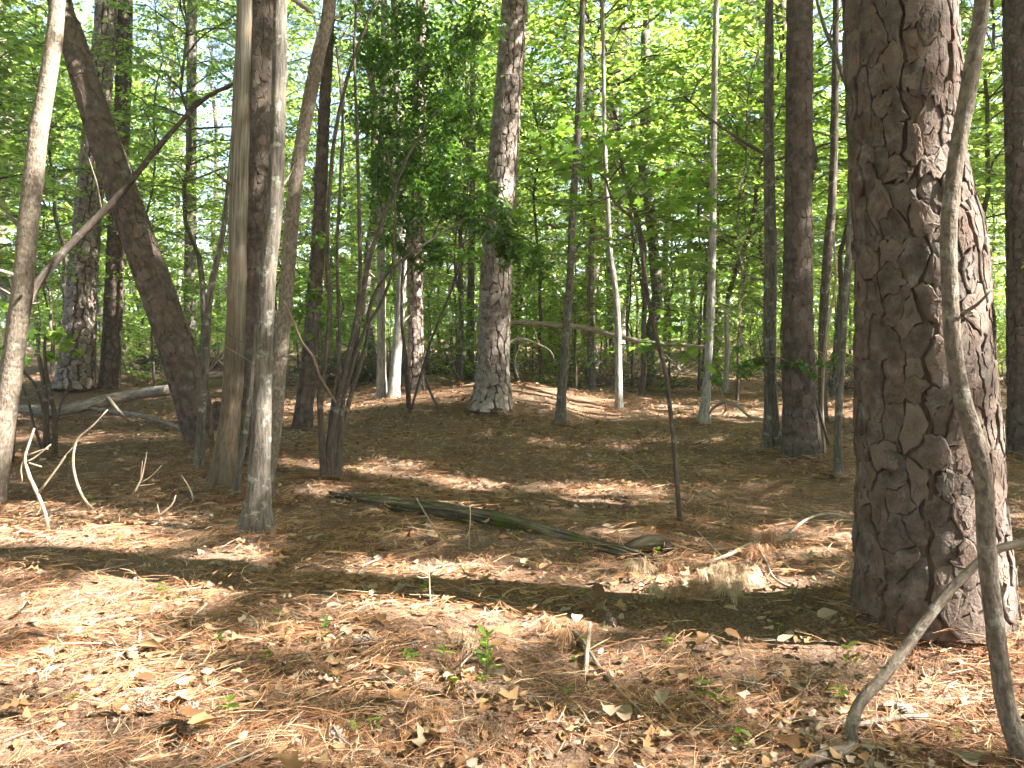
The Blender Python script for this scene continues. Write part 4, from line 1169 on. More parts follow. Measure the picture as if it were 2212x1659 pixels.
TRUNKS = [(1.92, 3.55, .33), (-0.32, 13.3, .25), (-3.6, 9.5, .2), (3.1, 8.6, .14), (-2.0, 5.7, .06), (1.5, 13, .06), (2.7, 11.2, .08), (-9.1, 17, .4), (2.9, 8.9, .07)]
UL = 'leafy understory tree in the green thicket behind the clearing'
scatter(46, (-24, 24), (15, 34), 1.5, lambda x, y: copy_tree('understory_tree', UL, 'tree', 'understory trees behind the clearing', x, y, 'abcd'[rs.randint(4)], ('under_a', 'under_b', 'under_c', 'under_d')[rs.randint(4)], rs.uniform(.7, 1.25), rs.uniform(0, 6.28)))
scatter(30, (-34, 34), (32, 55), 1.8, lambda x, y: copy_tree('understory_tree', 'leafy tree at the far back of the woods', 'tree', 'leafy trees at the far back', x, y, 'abcd'[rs.randint(4)], ('under_b', 'under_c', 'under_d')[rs.randint(3)], rs.uniform(1.0, 1.9), rs.uniform(0, 6.28)))
scatter(20, (-30, 30), (18, 48), 1.4, lambda x, y: copy_tree('tall_hardwood', 'tall slim hardwood standing in the woods behind the clearing', 'tree', 'tall hardwoods in the background', x, y, 'tu'[rs.randint(2)], ('tall_a', 'tall_b')[rs.randint(2)], rs.uniform(.6, 1.0), rs.uniform(0, 6.28)))
scatter(20, (-32, 32), (20, 50), 1.8, lambda x, y: copy_tree('background_pine', 'tall straight pine standing in the woods behind the clearing', 'pine tree', 'tall pines in the background', x, y, 'pq'[rs.randint(2)], ('pine_a', 'pine_b')[rs.randint(2)], rs.uniform(.75, 1.15), rs.uniform(0, 6.28)))
scatter(135, (-26, 26), (15.8, 40), .75, lambda x, y: copy_tree('background_shrub', 'low leafy shrub along the back of the clearing', 'shrub', 'low shrubs along the back of the clearing', x, y, None, ('shrub_a', 'shrub_b')[rs.randint(2)], rs.uniform(.6, 1.35), rs.uniform(0, 6.28)))
scatter(26, (-20, 20), (13, 32), 1.0, lambda x, y: copy_tree('background_sapling', 'slender leafy sapling among the trunks behind the clearing', 'sapling', 'slender saplings behind the clearing', x, y, 's', ('slim_a', 'slim_b')[rs.randint(2)], rs.uniform(.8, 1.6), rs.uniform(0, 6.28)))
def brush_mesh(seed):
    rs = np.random.RandomState(seed)
    n = 190
    a = rs.uniform(0, 6.28, n); q = rs.uniform(0, 1, n) ** .6
    P0 = np.c_[np.cos(a) * q * 1.3, np.sin(a) * q * .9, rs.uniform(-.05, .5, n) * (1 - q * .5)]
    b = rs.uniform(0, 6.28, n)
    d = np.c_[np.cos(b), np.sin(b), rs.normal(.5, .6, n)]
    m = P0 + d * rs.uniform(.15, .5, n)[:, None]
    P2 = m + (d + rs.normal(0, .5, (n, 3))) * rs.uniform(.1, .45, n)[:, None]
    r = rs.uniform(.004, .016, n)
    V, F, bc = prisms(np.vstack([P0, m]), np.vstack([m, P2]), np.concatenate([r, r * .7]), np.concatenate([r * .7, r * .3]))
    return mesh('brush_pile', V, F, M['deadwood' if seed % 2 else 'limb'], True, bc)


BR = [brush_mesh(k) for k in range(4)]
BRL = []
def put_brush(x, y):
    o = obj('brush_pile', BR[rs.randint(4)], None, (x, y, float(gz(x, y))))
    s_ = rs.uniform(.8, 1.7); o.scale = (s_, s_, s_ * rs.uniform(.6, 1.1)); o.rotation_euler = (0, 0, rs.uniform(0, 6.28))
    tag(o, 'low tangle of dead brush at the back of the clearing', 'brush', 'dead brush at the back of the clearing')
scatter(15, (-14, 14), (15.5, 26), .8, put_brush)
scatter(40, (-18, 18), (15, 30), .5, lambda x, y: copy_tree('background_sapling', 'slender leafy sapling among the trunks behind the clearing', 'sapling', 'slender saplings behind the clearing', x, y, 's', ('slim_a', 'slim_b')[rs.randint(2)], rs.uniform(.8, 1.7), rs.uniform(0, 6.28)))
# foliage nearer the camera at both edges
for x, y, st, cr, s, lab in ((-6.4, 9.5, 'b', 'under_a', .8, 'leafy tree shading the upper left corner'), (-8.6, 13.5, 'a', 'under_c', 1.0, 'leafy tree behind the pale trunk at the left edge'),
                             (-5.6, 14.6, 'd', 'under_b', .9, 'leafy tree between the leaning pine and the snag'), (6.3, 8.6, 'a', 'under_a', .9, 'leafy tree glowing at the upper right edge'),
                             (7.8, 13.4, 'd', 'under_c', 1.0, 'leafy tree behind the big pine and its sapling'), (4.4, 16.6, 'c', 'under_a', 1.2, 'bright leafy tree between the scaly pine and the pale trunk'),
                             (1.6, 16.0, 'd', 'under_c', 1.1, 'bright leafy tree right of the middle pine'), (6.6, 16.5, 'a', 'under_b', 1.1, 'leafy tree behind the scaly pine'),
                             (-1.2, 18.2, 'd', 'under_d', 1.0, 'leafy tree behind the vine tangle')):
    copy_tree('leafy_tree', lab, 'tree', None, x, y, st, cr, s, x * 3.1)

# unseen wood around the clearing, added for shade, crowns carved to place the sun
PATCH = [(340, 1262, 130, 46), (110, 1335, 150, 26), (390, 1107, 70, 15), (60, 1225, 70, 14), (500, 1205, 70, 13), (700, 1238, 70, 12), (560, 1385, 140, 16), (60, 1455, 110, 24), (330, 1505, 190, 30), (640, 1610, 130, 30),
         (860, 1640, 170, 36), (1070, 1625, 70, 20), (1210, 1578, 70, 18), (1090, 1355, 170, 36), (820, 1480, 150, 20), (930, 1165, 90, 14), (1060, 1222, 100, 12), (1230, 1285, 130, 14), (1400, 1235, 90, 18), (1540, 1262, 140, 40), (1620, 1408, 160, 18),
         (1980, 1425, 320, 34), (2060, 1510, 150, 34), (2120, 1590, 140, 26), (1380, 1455, 150, 18), (1290, 1165, 80, 12), (1780, 1190, 80, 26), (1680, 1150, 70, 14), (1020, 1040, 55, 14), (850, 1010, 70, 10), (1310, 1045, 50, 9),
         (1280, 1082, 110, 10), (690, 1062, 34, 14), (1250, 975, 100, 8), (830, 862, 110, 14), (900, 890, 90, 8), (1350, 905, 260, 10), (1600, 895, 110, 14), (1180, 870, 60, 10), (1460, 960, 80, 8), (300, 885, 100, 14), (500, 1090, 40, 8),
         (160, 1150, 120, 12), (230, 1390, 130, 16), (1500, 1640, 180, 16), (60, 1600, 130, 24), (1800, 1560, 110, 16), (1350, 1560, 90, 12), (1010, 1500, 120, 12), (420, 1620, 90, 18)]  # sun patches that the unseen crowns are cut open for


def lit_map(x, y):
    """where gaps are cut into the unseen canopy, as seen down the sun's rays on the ground"""
    d = y * math.cos(PITCH) + CAM[2] * math.sin(PITCH)
    vis = d > 1.2
    dd = np.where(vis, d, 1.2)
    px = CX + FPX * x / dd
    py = CY - FPX * (y * math.sin(PITCH) - CAM[2] * math.cos(PITCH)) / dd
    w = np.where(y < 4.9, 1.0, .75) + .7 * vnoise(x * 4, y * 6, 71)
    lit = np.zeros(len(x), bool)
    for a, b_, rx, ry in PATCH:
        lit |= vis & ((((px - a) / rx) ** 2 + ((py - b_) / ry) ** 2) < w)
    lit &= vnoise(x * 2.6 + 7, y * 5.5, 75) * .6 + vnoise(x * 6, y * 11, 76) * .4 > np.where(y < 3.4, .33, np.where(y < 4.9, .24, np.where(y < 11.3, .34, .25)))
    ca, sa = SUN[0] / math.cos(SUN_EL), SUN[1] / math.cos(SUN_EL)
    u, v = x * ca + y * sa, y * ca - x * sa
    nz = vnoise(u * .7, v * 2.2, 72) * .6 + vnoise(u * 1.8, v * 4.4, 73) * .4
    inview = vis & (np.abs(px - CX) < 1300)
    thr = np.where(inview, np.where(y < 4.9, .66, np.where(y < 11.3, .76, .42)), .45)
    for tx, ty, tr in TRUNKS:                     # gaps that let the sun onto trunks
        u = (tx - x) * SUN[0] + (ty - y) * SUN[1]
        u = u / math.hypot(SUN[0], SUN[1])
        v = np.abs((x - tx) * SUN[1] - (y - ty) * SUN[0]) / math.hypot(SUN[0], SUN[1])
        lit |= (v < tr) & (u > 0) & (u < 8) & (vnoise(u * 1.6 + tx * 7, v * 2 + ty, 74) > .42)
    res = lit | (nz > thr)
    for tx, ty, tr in ((1.52, 2.55, .05), (1.30, 2.55, .05), (1.40, 2.55, .05)):       # leaf shade kept over the near curved sapling
        u = ((tx - x) * SUN[0] + (ty - y) * SUN[1]) / math.cos(SUN_EL)
        v = np.abs((x - tx) * SUN[1] - (y - ty) * SUN[0]) / math.cos(SUN_EL)
        res &= ~((v < tr) & (u > .2) & (u < 3.2) & (vnoise(u * 2.5, ty, 78) > .3))
    return res


rc = np.random.RandomState(99)


def shade_tree(name, label, cat, group, x, y, stem, crown, s, rot):
    e = copy_tree(name, label, cat, group, x, y, stem, crown, s, rot)
    b = [c_ for c_ in e.children if c_.name.startswith('crown')][0]
    if not -1.5 < (y * SUN[0] - x * SUN[1]) / math.cos(SUN_EL) < 16: return      # its shade misses the view
    raw = RAW[crown][3]
    c, q = math.cos(rot), math.sin(rot)
    lit = np.zeros(len(raw), bool)
    for k in range(raw.shape[1]):                 # a leaf goes where any corner would shade a gap
        lv = raw[:, k] + STEM[stem][1]
        W = np.c_[lv[:, 0] * c - lv[:, 1] * q, lv[:, 0] * q + lv[:, 1] * c, lv[:, 2]] * s + np.array(e.location)
        t = W[:, 2] / SUN[2]
        lit |= lit_map(W[:, 0] - SUN[0] * t, W[:, 1] - SUN[1] * t)
    b.data = crown_mesh(crown, ~lit)


def off(n, xr, yr, d):
    k = 0
    for _ in range(3000):
        if k >= n: break
        x, y = rc.uniform(*xr), rc.uniform(*yr)
        if not free(x, y, d): continue
        if (0 < y and abs(x) < y * .72 + 1.2) or (0 < x < 14 and 1.7 < (y * SUN[0] - x * SUN[1]) / math.cos(SUN_EL) < 5.2): continue
        TAKEN.append((x, y)); k += 1
        q = rc.uniform()
        fn = shade_tree if x > 2.5 and y < 26 else copy_tree
        if q < .5: fn('tall_hardwood', 'tall unseen hardwood added outside the view, shading the clearing', 'tree', 'trees around the clearing', x, y, 'tu'[rc.randint(2)], ('tall_a', 'tall_b')[rc.randint(2)], rc.uniform(.8, 1.15), rc.uniform(0, 6.28))
        elif q < .75: fn('background_pine', 'tall unseen pine added outside the view, shading the clearing', 'pine tree', 'pines around the clearing', x, y, 'pq'[rc.randint(2)], ('pine_a', 'pine_b')[rc.randint(2)], rc.uniform(.8, 1.15), rc.uniform(0, 6.28))
        else: fn('understory_tree', 'unseen leafy understory tree added outside the view for shade', 'tree', 'understory trees around the clearing', x, y, 'abcd'[rc.randint(4)], ('under_b', 'under_d')[rc.randint(2)], rc.uniform(.8, 1.3), rc.uniform(0, 6.28))


off(60, (3.5, 28), (-10, 26), 1.9)
off(12, (7.5, 21), (-1, 9), 1.35)  # more unseen crowns, added to darken the middle ground
off(34, (-17, -3.5), (-7, 16), 1.9)
off(24, (-6, 8), (-13, -1.2), 1.9)  # rear wood, like the left, added to hold back skylight

# far wood: one mass of leaves
rs = np.random.RandomState(55)
n = 72000
ang = rs.uniform(-.95, .95, n); rad = rs.uniform(52, 85, n)
x, y = np.sin(ang) * rad, np.cos(ang) * rad
z = np.where(rs.uniform(size=n) < .55, rs.uniform(0, 6, n), rs.uniform(0, 26, n))
keep = vnoise(x * .22, z * .3 + y * .12, 9) * .6 + vnoise(x * .7, z * .8 + y * .3, 10) * .4 >.33 + .016 * z
x, y, z = x[keep], y[keep], z[keep]
V, F = leaves(np.c_[x, y, z], rs.normal(0, 1, (len(x), 3)), rs.normal(0, .6, (len(x), 3)) + [0, 0, 1], rs.uniform(.35, .8, len(x)), 'kite')
tag(obj('far_woods', mesh('far_woods', V, F, M['canopy'], False)), 'far off leafy woods closing the view', 'woods', kind='stuff')

# ------------------------------------------------------------------ litter on the forest floor
def polar(rs, n, r0, r1, p, half=1.05):
    u = rs.uniform(0, 1, n)
    q = 2 - p
    r = (r0 ** q + u * (r1 ** q - r0 ** q)) ** (1 / q)
    a = rs.uniform(-half, half, n)
    return np.sin(a) * r, np.cos(a) * r, r


def needle_mesh(rs, x, y, r, lift, fasc=3, upturn=.10, wide=1.0):
    n = len(x)
    cl = vnoise(x * 1.3, y * 1.3, 21) * 5 + rs.normal(0, .9, n)      # neighbours lie roughly alike
    Vs = []
    wv = .0007 * np.clip(r / 2.6, 1, 6) ** .8 * wide
    for k in range(fasc):
        a = cl + rs.normal(0, .14, n) + (k - 1) * .1
        ln = rs.uniform(.09, .17, n)
        t = rs.normal(upturn * .5, upturn, n)
        d = np.c_[np.cos(a), np.sin(a)]
        bend = rs.normal(0, .25, n)
        p = np.c_[-np.sin(a), np.cos(a)]
        z0 = gz(x, y) + lift
        pts = []
        for s in (0, .5, 1):
            xy = np.c_[x, y] + d * (ln * s)[:, None] + p * (ln * bend * s * s)[:, None]
            pts.append(np.c_[xy, np.maximum(z0 + t * ln * s - .10 * ln * s * s, gz(xy[:, 0], xy[:, 1]) + .002)])
        sd = np.c_[p * wv[:, None], rs.normal(0, .0005, n)]
        Vs.append(np.stack([pts[0] - sd, pts[0] + sd, pts[1] - sd, pts[1] + sd, pts[2] - sd * .5, pts[2] + sd * .5], 1))
    V = np.concatenate(Vs).reshape(-1, 3)
    o = (np.arange(n * fasc) * 6)[:, None]
    return V, [np.concatenate([o + np.array([[0, 1, 3, 2]]), o + np.array([[2, 3, 5, 4]])])]


rs = np.random.RandomState(303)
x, y, r = polar(rs, 60000, 1.9, 22, 1.45)
dens = vnoise(x * 1.1 + 5, y * 1.1, 31) * .6 + vnoise(x * 3, y * 3, 32) * .4
k = dens > rs.uniform(.18, .52, len(x)); x, y, r = x[k], y[k], r[k]
for o_ in list(COL.objects):
    if o_.parent is None and o_.get('category') in ('pine tree', 'tree', 'sapling', 'dead tree', 'shrub') and 1.5 < o_.location.y < 14 and abs(o_.location.x) < 7:
        big = .36 if o_.location.y < 4 and o_.location.x > 1.5 and o_.get('category') == 'pine tree' else (.2 if o_.get('category') == 'pine tree' else .07)
        m_ = 420 if big > .3 else 160
        a_ = rs.uniform(0, 6.28, m_); q_ = big * .8 + rs.exponential(.10, m_)
        x = np.concatenate([x, o_.location.x + np.cos(a_) * q_]); y = np.concatenate([y, o_.location.y + np.sin(a_) * q_])
r = np.hypot(x, y)
V, F = needle_mesh(rs, x, y, r, .018 + rs.exponential(.014, len(x)))
tag(obj('pine_needles', mesh('pine_needles', V, F, M['needle'], True)), 'carpet of fallen brown pine needles over the forest floor', 'pine needles', kind='stuff')

_o = [(0, 0), (.10, .13), (.26, .10), (.34, .27), (.48, .13), (.62, .28), (.74, .12), (1, 0), (.76, -.13), (.60, -.27), (.47, -.12), (.33, -.26), (.22, -.10), (.08, -.12)]
_v = [(0, 0), (.15, .2), (.45, .30), (.8, .18), (1, 0), (.82, -.2), (.46, -.28), (.14, -.18)]
_m = _st
_f = [(0, 0), (.2, .34), (.5, .22), (.9, .36), (1, -.05), (.7, -.3), (.45, -.18), (.12, -.26)]
SHAPES = [_o, _v, _f]


def dead_template(outline, cu, cv, tw):
    P = np.array(outline)
    P = np.vstack([P, [[.45, 0]]])
    z = cu * P[:, 1] ** 2 * 2.2 + cv * (P[:, 0] - .45) ** 2 + tw * P[:, 1] * (P[:, 0] - .4)
    m = len(outline)
    return np.c_[P[:, 0] - .45, P[:, 1], z - .4 * abs(cv) * .1], np.array([[m, i, (i + 1) % m] for i in range(m)])


rs = np.random.RandomState(404)
x, y, r = polar(rs, 34000, 1.9, 26, 1.35)
x2, y2, r2 = polar(rs, 11000, 5.5, 16, 1.0, .75)
x, y, r = np.concatenate([x, x2]), np.concatenate([y, y2]), np.concatenate([r, r2])
dens = vnoise(x * .9 + 50, y * .9, 41)
k = dens > rs.uniform(.1, .7, len(x)); x, y, r = x[k], y[k], r[k]
Vs, Fs, o = [], [], 0
for v in range(9):
    T, Fv = dead_template(SHAPES[v % 3], rs.uniform(-.2, 1.6), rs.uniform(-.4, 1.0), rs.uniform(-1.2, 1.2))
    sel = np.arange(len(x)) % 9 == v
    n = sel.sum()
    a = rs.uniform(0, 6.28, n)
    d = np.c_[np.cos(a), np.sin(a), rs.normal(0, .22, n)]; d /= np.linalg.norm(d, axis=1)[:, None]
    nn = np.c_[rs.normal(0, .4, (n, 2)), np.ones(n)]; nn -= d * np.sum(nn * d, 1)[:, None]; nn /= np.linalg.norm(nn, axis=1)[:, None]
    nn[rs.uniform(size=n) < .4] *= -1
    s = np.cross(nn, d)
    size = rs.uniform(.012, .06, n) * np.clip(1 + (r[sel] - 5) * .06, 1, 2.0)
    pos = np.c_[x[sel], y[sel], gz(x[sel], y[sel]) + .012 + rs.exponential(.012, n)]
    V = pos[:, None] + size[:, None, None] * (T[None, :, 0:1] * d[:, None] + T[None, :, 1:2] * s[:, None] + T[None, :, 2:3] * nn[:, None])
    Vs.append(V.reshape(-1, 3)); Fs.append((Fv[None] + (np.arange(n) * len(T))[:, None, None]).reshape(-1, 3) + o); o += n * len(T)
tag(obj('leaf_litter', mesh('leaf_litter', np.vstack(Vs), np.concatenate(Fs), M['dead'], True)), 'scatter of small dry fallen leaves over the needles', 'leaf litter', kind='stuff')

# large single leaves near the camera
rs = np.random.RandomState(505)
DL = []
for v in range(9):
    T, Fv = dead_template(SHAPES[v % 3], rs.uniform(.3, 1.6), rs.uniform(-.4, 1.0), rs.uniform(-1.2, 1.2))
    DL.append(mesh('fallen_leaf', T, Fv, M['dead'], True))
LAB = ['large lobed dry oak leaf lying on the foreground needles', 'large oval dry leaf lying on the foreground needles', 'large torn dry leaf lying on the foreground needles']
x, y, r = polar(rs, 210, 2.2, 5.5, 1.0, .62)
for i in range(len(x)):
    o = obj('fallen_leaf', DL[i % 9], None, (x[i], y[i], float(gz(x[i], y[i])) + .035 + rs.exponential(.012)))
    o.rotation_euler = (rs.normal(0, .16), rs.normal(0, .16), rs.uniform(0, 6.28)); o.scale = (rs.uniform(.05, .115),) * 3
    tag(o, LAB[(i % 9) % 3], 'leaf', 'large dry leaves in the foreground')

# pine cones
def cone_mesh():
    parts = []
    Lc, k = .085, 0
    D = spline(np.array([[0, 0, 0], [0, 0, Lc * .5], [0, 0, Lc]]), 8)
    parts.append(tube(D, np.array([.012, .017, .019, .019, .017, .014, .01, .004]), 8))
    for i in range(64):
        t = i / 64
        a = i * 2.39996; z = Lc * (.03 + .95 * t)
        rr_ = .030 * math.sin(math.pi * (.16 + .78 * t)) ** .8
        d = np.array([math.cos(a), math.sin(a), 0]); s = np.array([-d[1], d[0], 0]); u = np.array([0, 0, 1.0])
        w = .0085 * (1.1 - .5 * t)
        b = u * z + d * .01
        tip = u * (z + .006 + .008 * t) + d * rr_
        V = np.array([b - s * w * .5, b + s * w * .5, tip + s * w, tip - s * w, tip + d * .004 + u * .005, tip - u * .005])
        parts.append((V, [np.array([[0, 1, 2, 3], [3, 2, 4, 4]])[:1], np.array([[3, 2, 4], [2, 3, 5], [0, 3, 5], [1, 5, 2]])], V * 1.0))
    V, F, bc = join(parts)
    return V - np.array([0, 0, Lc / 2]), F, bc


nt = NT('pine_cone_scale')
nt.done(nt.ramp(nt.noise(nt.new('TexCoord').outputs['Object'], 90, 3), [(.3, (.09, .062, .045)), (.5, (.24, .185, .145)), (.75, (.45, .39, .33))]), .8)
M['cone'] = nt.m
CM = mesh('pine_cone', *cone_mesh()[:2], M['cone'], False)
cones = [(740, 1595, 'brown cone on the shaded needles, low centre left'), (750, 1677, ''), (736, 1845, ''), (1075, 1890, ''), (1210, 1905, ''), (430, 2090, ''), (420, 2070, ''), (525, 2145, ''), (985, 2175, ''), (545, 2095, ''), (1355, 2190, ''),
         (2205, 2020, ''), (2270, 1995, ''), (1790, 1830, ''), (1555, 2150, ''), (390, 1925, ''), (2650, 2100, '')]
rs = np.random.RandomState(6)
for px, py, _ in cones:
    g = ground(px * .7373, py * .7373)
    o = obj('pine_cone', CM, None, g + np.array([0, 0, rs.uniform(.012, .026)]))
    o.rotation_euler = (R(rs.uniform(50, 120)), rs.uniform(0, 6.28), rs.uniform(0, 6.28)); o.scale = (rs.uniform(.6, 1.0), rs.uniform(.55, 1.0), rs.uniform(.7, 1.1))
    tag(o, 'open brown pine cone lying among the foreground needles', 'pine cone', 'pine cones on the forest floor')

# green seedlings: stem and single leaves
SL = mesh('leaf', *leaves(np.zeros((1, 3)), np.array([[1.0, 0, .15]]), np.array([[0, 0, 1.0]]), np.array([1.0]), 'oval'), M['green'], False)
SM = mesh('stem', *prisms(np.array([[0, 0, -.02], [.004, 0, .03]]), np.array([[.004, 0, .03], [0, .004, .06]]), np.array([.0015, .0013]), np.array([.0013, .001]))[:2], M['green'], True)
rs = np.random.RandomState(17)
seeds = [(905, 1915), (1190, 1950), (1205, 1970), (950, 1870), (520, 1780), (480, 1760), (670, 2120), (590, 2130), (210, 2080), (820, 1835), (1040, 2160), (1100, 2150), (1410, 2020), (1450, 1990), (1330, 2040), (1440, 1960), (1300, 1950),
         (1685, 1960), (1695, 1900), (1660, 2070), (1710, 1770), (1690, 1650), (1910, 1780), (1960, 1915), (2050, 2045), (2060, 2060), (2095, 2095), (2140, 2090), (2280, 1860), (2480, 1950), (2510, 1960), (1960, 1905), (2460, 2080), (2800, 2195), (2165, 2210),
         (1500, 1590), (1520, 1580), (1300, 1600), (1250, 1760), (1000, 1640), (420, 1660), (350, 1600), (270, 1480), (2000, 1590), (1930, 1640), (1350, 1690), (780, 1960), (640, 1900), (1850, 1460), (1860, 1520)]
for i, (px, py) in enumerate(seeds):
    g = ground(px * .7373, py * .7373)
    e = thing('seedling', 'tiny green seedling sprouting through the brown needles', 'seedling', g + np.array([0, 0, .02]), 'green seedlings on the forest floor')
    s = rs.uniform(.55, 1.1); e.scale = (s,) * 3; e.rotation_euler = (0, 0, rs.uniform(0, 6.28))
    obj('stem', SM, e)
    for k in range(rs.randint(3, 6)):
        l = obj('leaf', SL, e, (0, 0, .03 + .008 * k)); l.rotation_euler = (rs.normal(0, .25), rs.normal(-.1, .25), k * 2.1 + rs.normal(0, .4)); l.scale = (rs.uniform(.03, .055),) * 3
g = ground(1048 * 1.0, 1470)
e = thing('seedling', 'tallest leafy green seedling in the lower middle foreground', 'seedling', g)
o = obj('stem', SM, e); o.scale = (2, 2, 3.4)
for k in range(11):
    l = obj('leaf', SL, e, (0, 0, .05 + .014 * k)); l.rotation_euler = (rs.normal(0, .2), -.3 + rs.normal(0, .2), k * 2.4); l.scale = (.055,) * 3

# bleached needle tufts: needles draped over twig ends
def tuft(px, py, w, h, mat, n, label, seed):
    rs = np.random.RandomState(seed)
    g = ground(px, py); s = at(px, py, g[1])[1]
    W, H = w * .5 * s, h * s
    n = int(n * 1.5)
    lobes = rs.normal(0, .5, (7, 2)) * W
    lz = rs.uniform(.35, 1.0, 7); lean = rs.normal(0, .35, (7, 2))
    li = rs.randint(0, 7, n)
    a = rs.uniform(0, 6.28, n) + lz[li]
    v0 = np.c_[(np.c_[np.cos(a), np.sin(a)] * rs.uniform(.15, 1, n)[:, None] + lean[li]), rs.uniform(-.1, .7, n)]
    ln = rs.uniform(.5, 1.25, n) * .13
    p0 = np.c_[lobes[li] + rs.normal(0, .08, (n, 2)) * W, H * lz[li] * rs.uniform(.6, 1.0, n)]
    sd = np.c_[-np.sin(a), np.cos(a), np.zeros(n)] * .0008
    rows = []
    for t in np.linspace(0, 1, 6):
        p = p0 + v0 * (ln * t)[:, None] * (1 - .35 * t)
        p[:, 2] -= ln * t * t * rs.uniform(.5, 1.1)
        gzz = gz(p[:, 0] + g[0], p[:, 1] + g[1]) - g[2]
        p[:, 2] = np.maximum(p[:, 2], gzz + .004 + rs.uniform(0, .012, n))
        rows += [p - sd * (1 - .4 * t), p + sd * (1 - .4 * t)]
    V = np.stack(rows, 1).reshape(-1, 3)
    o = (np.arange(n) * 12)[:, None]
    F = np.concatenate([o + np.array([[2 * k, 2 * k + 1, 2 * k + 3, 2 * k + 2]]) for k in range(5)])
    return tag(obj('needle_tuft', mesh('needle_tuft', V, F, M[mat], True), None, g), label, 'needle tuft', 'draped tufts of dead needles')


for i, (px, py, w, h, mat, n, lab) in enumerate([
        (1545, 1262, 70, 50, 'needle_pale', 420, 'tallest bleached needle tuft draped over a twig, in bright sun'), (1598, 1262, 56, 48, 'needle_pale', 380, 'rounded bleached needle tuft right of the tallest one'),
        (1572, 1285, 60, 42, 'needle_pale', 360, 'bleached needle tuft in front, between the two largest'), (1384, 1238, 52, 36, 'needle_pale', 300, 'bleached needle tuft standing alone toward the rotting log'),
        (1424, 1290, 46, 32, 'needle_pale', 260, 'low bleached needle tuft at the near end of the sunny row'), (1468, 1292, 42, 32, 'needle_pale', 260, 'small pale needle tuft between the low one and the tallest'),
        (1452, 1240, 36, 36, 'needle', 220, 'brown needle tuft in half shade behind the bleached ones'), (1508, 1290, 80, 40, 'needle', 420, 'spread brown needle heap below the tallest bleached tuft'),
        (1640, 1215, 60, 50, 'needle', 320, 'brown needle tuft behind the white crooked twig'), (1660, 1190, 50, 60, 'needle', 260, 'upright brown needle tuft near the pale curved twig'),
        (1225, 1370, 90, 50, 'needle', 420, 'shaded needle heap beside the long thin grey stick'), (1030, 1400, 80, 34, 'needle_pale', 300, 'sunlit needle heap in the open centre foreground'), (920, 1560, 110, 40, 'needle', 320, 'needle heap at the lower centre edge')]):
    tuft(px, py, w, h, mat, n, lab, 100 + i)

# loose small twigs
rs = np.random.RandomState(909)
TW = []
for v in range(6):
    C = np.c_[np.linspace(-.5, .5, 6), np.cumsum(rs.normal(0, .05, 6)), np.abs(rs.normal(0, .02, 6))]
    V, F, bc = tube(spline(C, 12), np.linspace(.012, .005, 12), 5)
    TW.append(mesh('twig', V, F, M['twig' if v % 2 else 'deadwood'], True, bc))
x, y, r = polar(rs, 150, 2.2, 11, 1.2, .62)
for i in range(len(x)):
    o = obj('twig', TW[i % 6], None, (x[i], y[i], float(gz(x[i], y[i])) + .025))
    s = rs.uniform(.15, .5); o.scale = (s, s, s * .8); o.rotation_euler = (0, rs.normal(0, .12), rs.uniform(0, 6.28))
    tag(o, 'short thin dry twig lying loose on the forest floor', 'twig', 'loose dry twigs on the ground')

# ------------------------------------------------------------------ thin haze volume, added to lift the dark of the far woods
hz = NT('woodland_haze')
pv = hz.new('VolumePrincipled', {'Color': (.93, .97, 1.0, 1), 'Density': .0011, 'Anisotropy': .3})
hz.t.links.new(pv.outputs[0], hz.out.inputs['Volume'])
hv = np.array([(x_, y_, z_) for z_ in (-3, 34) for y_ in (-720, 720) for x_ in (-720, 720)], float)
hf = np.array([[0, 2, 3, 1], [4, 5, 7, 6], [0, 1, 5, 4], [2, 6, 7, 3], [0, 4, 6, 2], [1, 3, 7, 5]])
tag(obj('haze', mesh('haze', hv, hf, hz.m, False)), 'thin added haze lightening the air of the woods', 'haze', kind='stuff')

# ------------------------------------------------------------------ labels that single out the many alike things
MARK = [(0, 'the left edge'), (170, 'the thick sunlit pine'), (425, 'the leaning pine'), (552, 'the lichened trunk'), (712, 'the thin clump'), (840, 'the pale pair'), (1065, 'the middle pine'), (1209, 'the slim furrowed tree'),
        (1337, 'the lit-footed tree'), (1520, 'the bright pale trunk'), (1730, 'the scaly pine'), (2010, 'the big pine'), (2212, 'the right edge')]
ORD = ['nearest', 'second nearest', 'third nearest', 'fourth nearest', 'fifth nearest', 'sixth nearest', 'seventh nearest', 'eighth nearest', 'ninth nearest', 'tenth nearest', 'eleventh nearest', 'twelfth nearest', 'thirteenth nearest',
       'fourteenth nearest', 'fifteenth nearest', 'sixteenth nearest', 'seventeenth nearest', 'eighteenth nearest', 'nineteenth nearest', 'twentieth nearest']
KINDS = {'understory trees behind the clearing': 'leafy understory tree', 'leafy trees at the far back': 'far leafy tree', 'tall hardwoods in the background': 'tall hardwood', 'tall pines in the background': 'background pine',
         'low shrubs along the back of the clearing': 'low shrub', 'slender saplings behind the clearing': 'slender sapling', 'dead brush at the back of the clearing': 'dead brush tangle'}


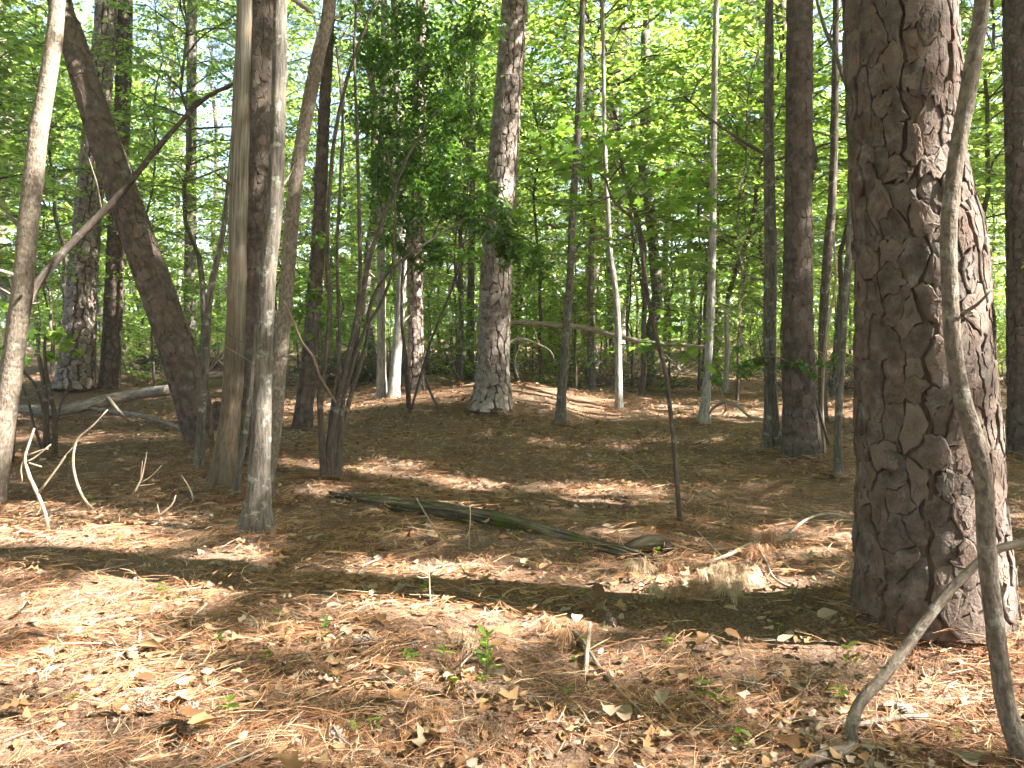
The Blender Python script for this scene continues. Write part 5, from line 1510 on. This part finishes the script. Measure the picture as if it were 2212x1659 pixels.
def pixel(p):
    d = p[1] * math.cos(PITCH) - (p[2] - CAM[2]) * math.sin(PITCH)
    return CX + FPX * p[0] / d, CY - FPX * (p[1] * math.sin(PITCH) + (p[2] - CAM[2]) * math.cos(PITCH)) / d


cells = {}
for o in COL.objects:
    if o.parent is None and o.get('group') in KINDS:
        px = pixel(o.location)[0]
        k = max([i for i in range(len(MARK)) if MARK[i][0] <= px], default=-1)
        w = ('left of the view' if k < 0 else 'right of the view' if k == len(MARK) - 1 else 'between %s and %s' % (MARK[k][1], MARK[k + 1][1]))
        cells.setdefault((KINDS[o['group']], w), []).append(o)
for (kind, w), os_ in cells.items():
    for i, o in enumerate(sorted(os_, key=lambda q: q.location.y)):
        o['label'] = '%s %s %s' % (ORD[min(i, 19)], kind, w)
SPOT = [(1900, 1380, 'the foot of the big pine'), (1540, 1265, 'the bleached needle tufts'), (1330, 1480, 'the long thin grey stick'), (1800, 1575, 'the stick with peeling lichen'), (1050, 1130, 'the rotting log'), (552, 1150, 'the lichened trunk'),
        (550, 1375, 'the small hooked twig'), (300, 1390, 'the sunny lower-left twig'), (930, 1300, 'the leafless forked seedling'), (65, 1155, 'the short stick at the left edge'), (1048, 1470, 'the tallest green seedling'), (850, 1620, 'the lower centre edge'),
        (150, 1620, 'the lower left corner'), (1470, 1120, 'the maple sapling'), (2150, 1600, 'the foot of the curved sapling')]
spots = {}
for o in COL.objects:
    if o.parent is None and o.get('group') in ('pine cones on the forest floor', 'green seedlings on the forest floor', 'large dry leaves in the foreground', 'loose dry twigs on the ground'):
        q = pixel(o.location)
        n, d = min(((w, math.hypot(q[0] - a, 2 * (q[1] - b))) for a, b, w in SPOT), key=lambda t: t[1])
        spots.setdefault((o['group'], o['label'], n), []).append((d, o))
for (grp, lab, n), os_ in spots.items():
    if grp.startswith('pine cones') or grp.startswith('green'):
        for i, (d, o) in enumerate(sorted(os_, key=lambda t: t[0])):
            o['label'] = '%s %s to %s' % (ORD[min(i, 19)], 'open brown pine cone' if grp.startswith('pine') else 'tiny green seedling', n)
    else:
        for d, o in os_:
            o['label'] = lab.split(' lying')[0] + ' lying near ' + n
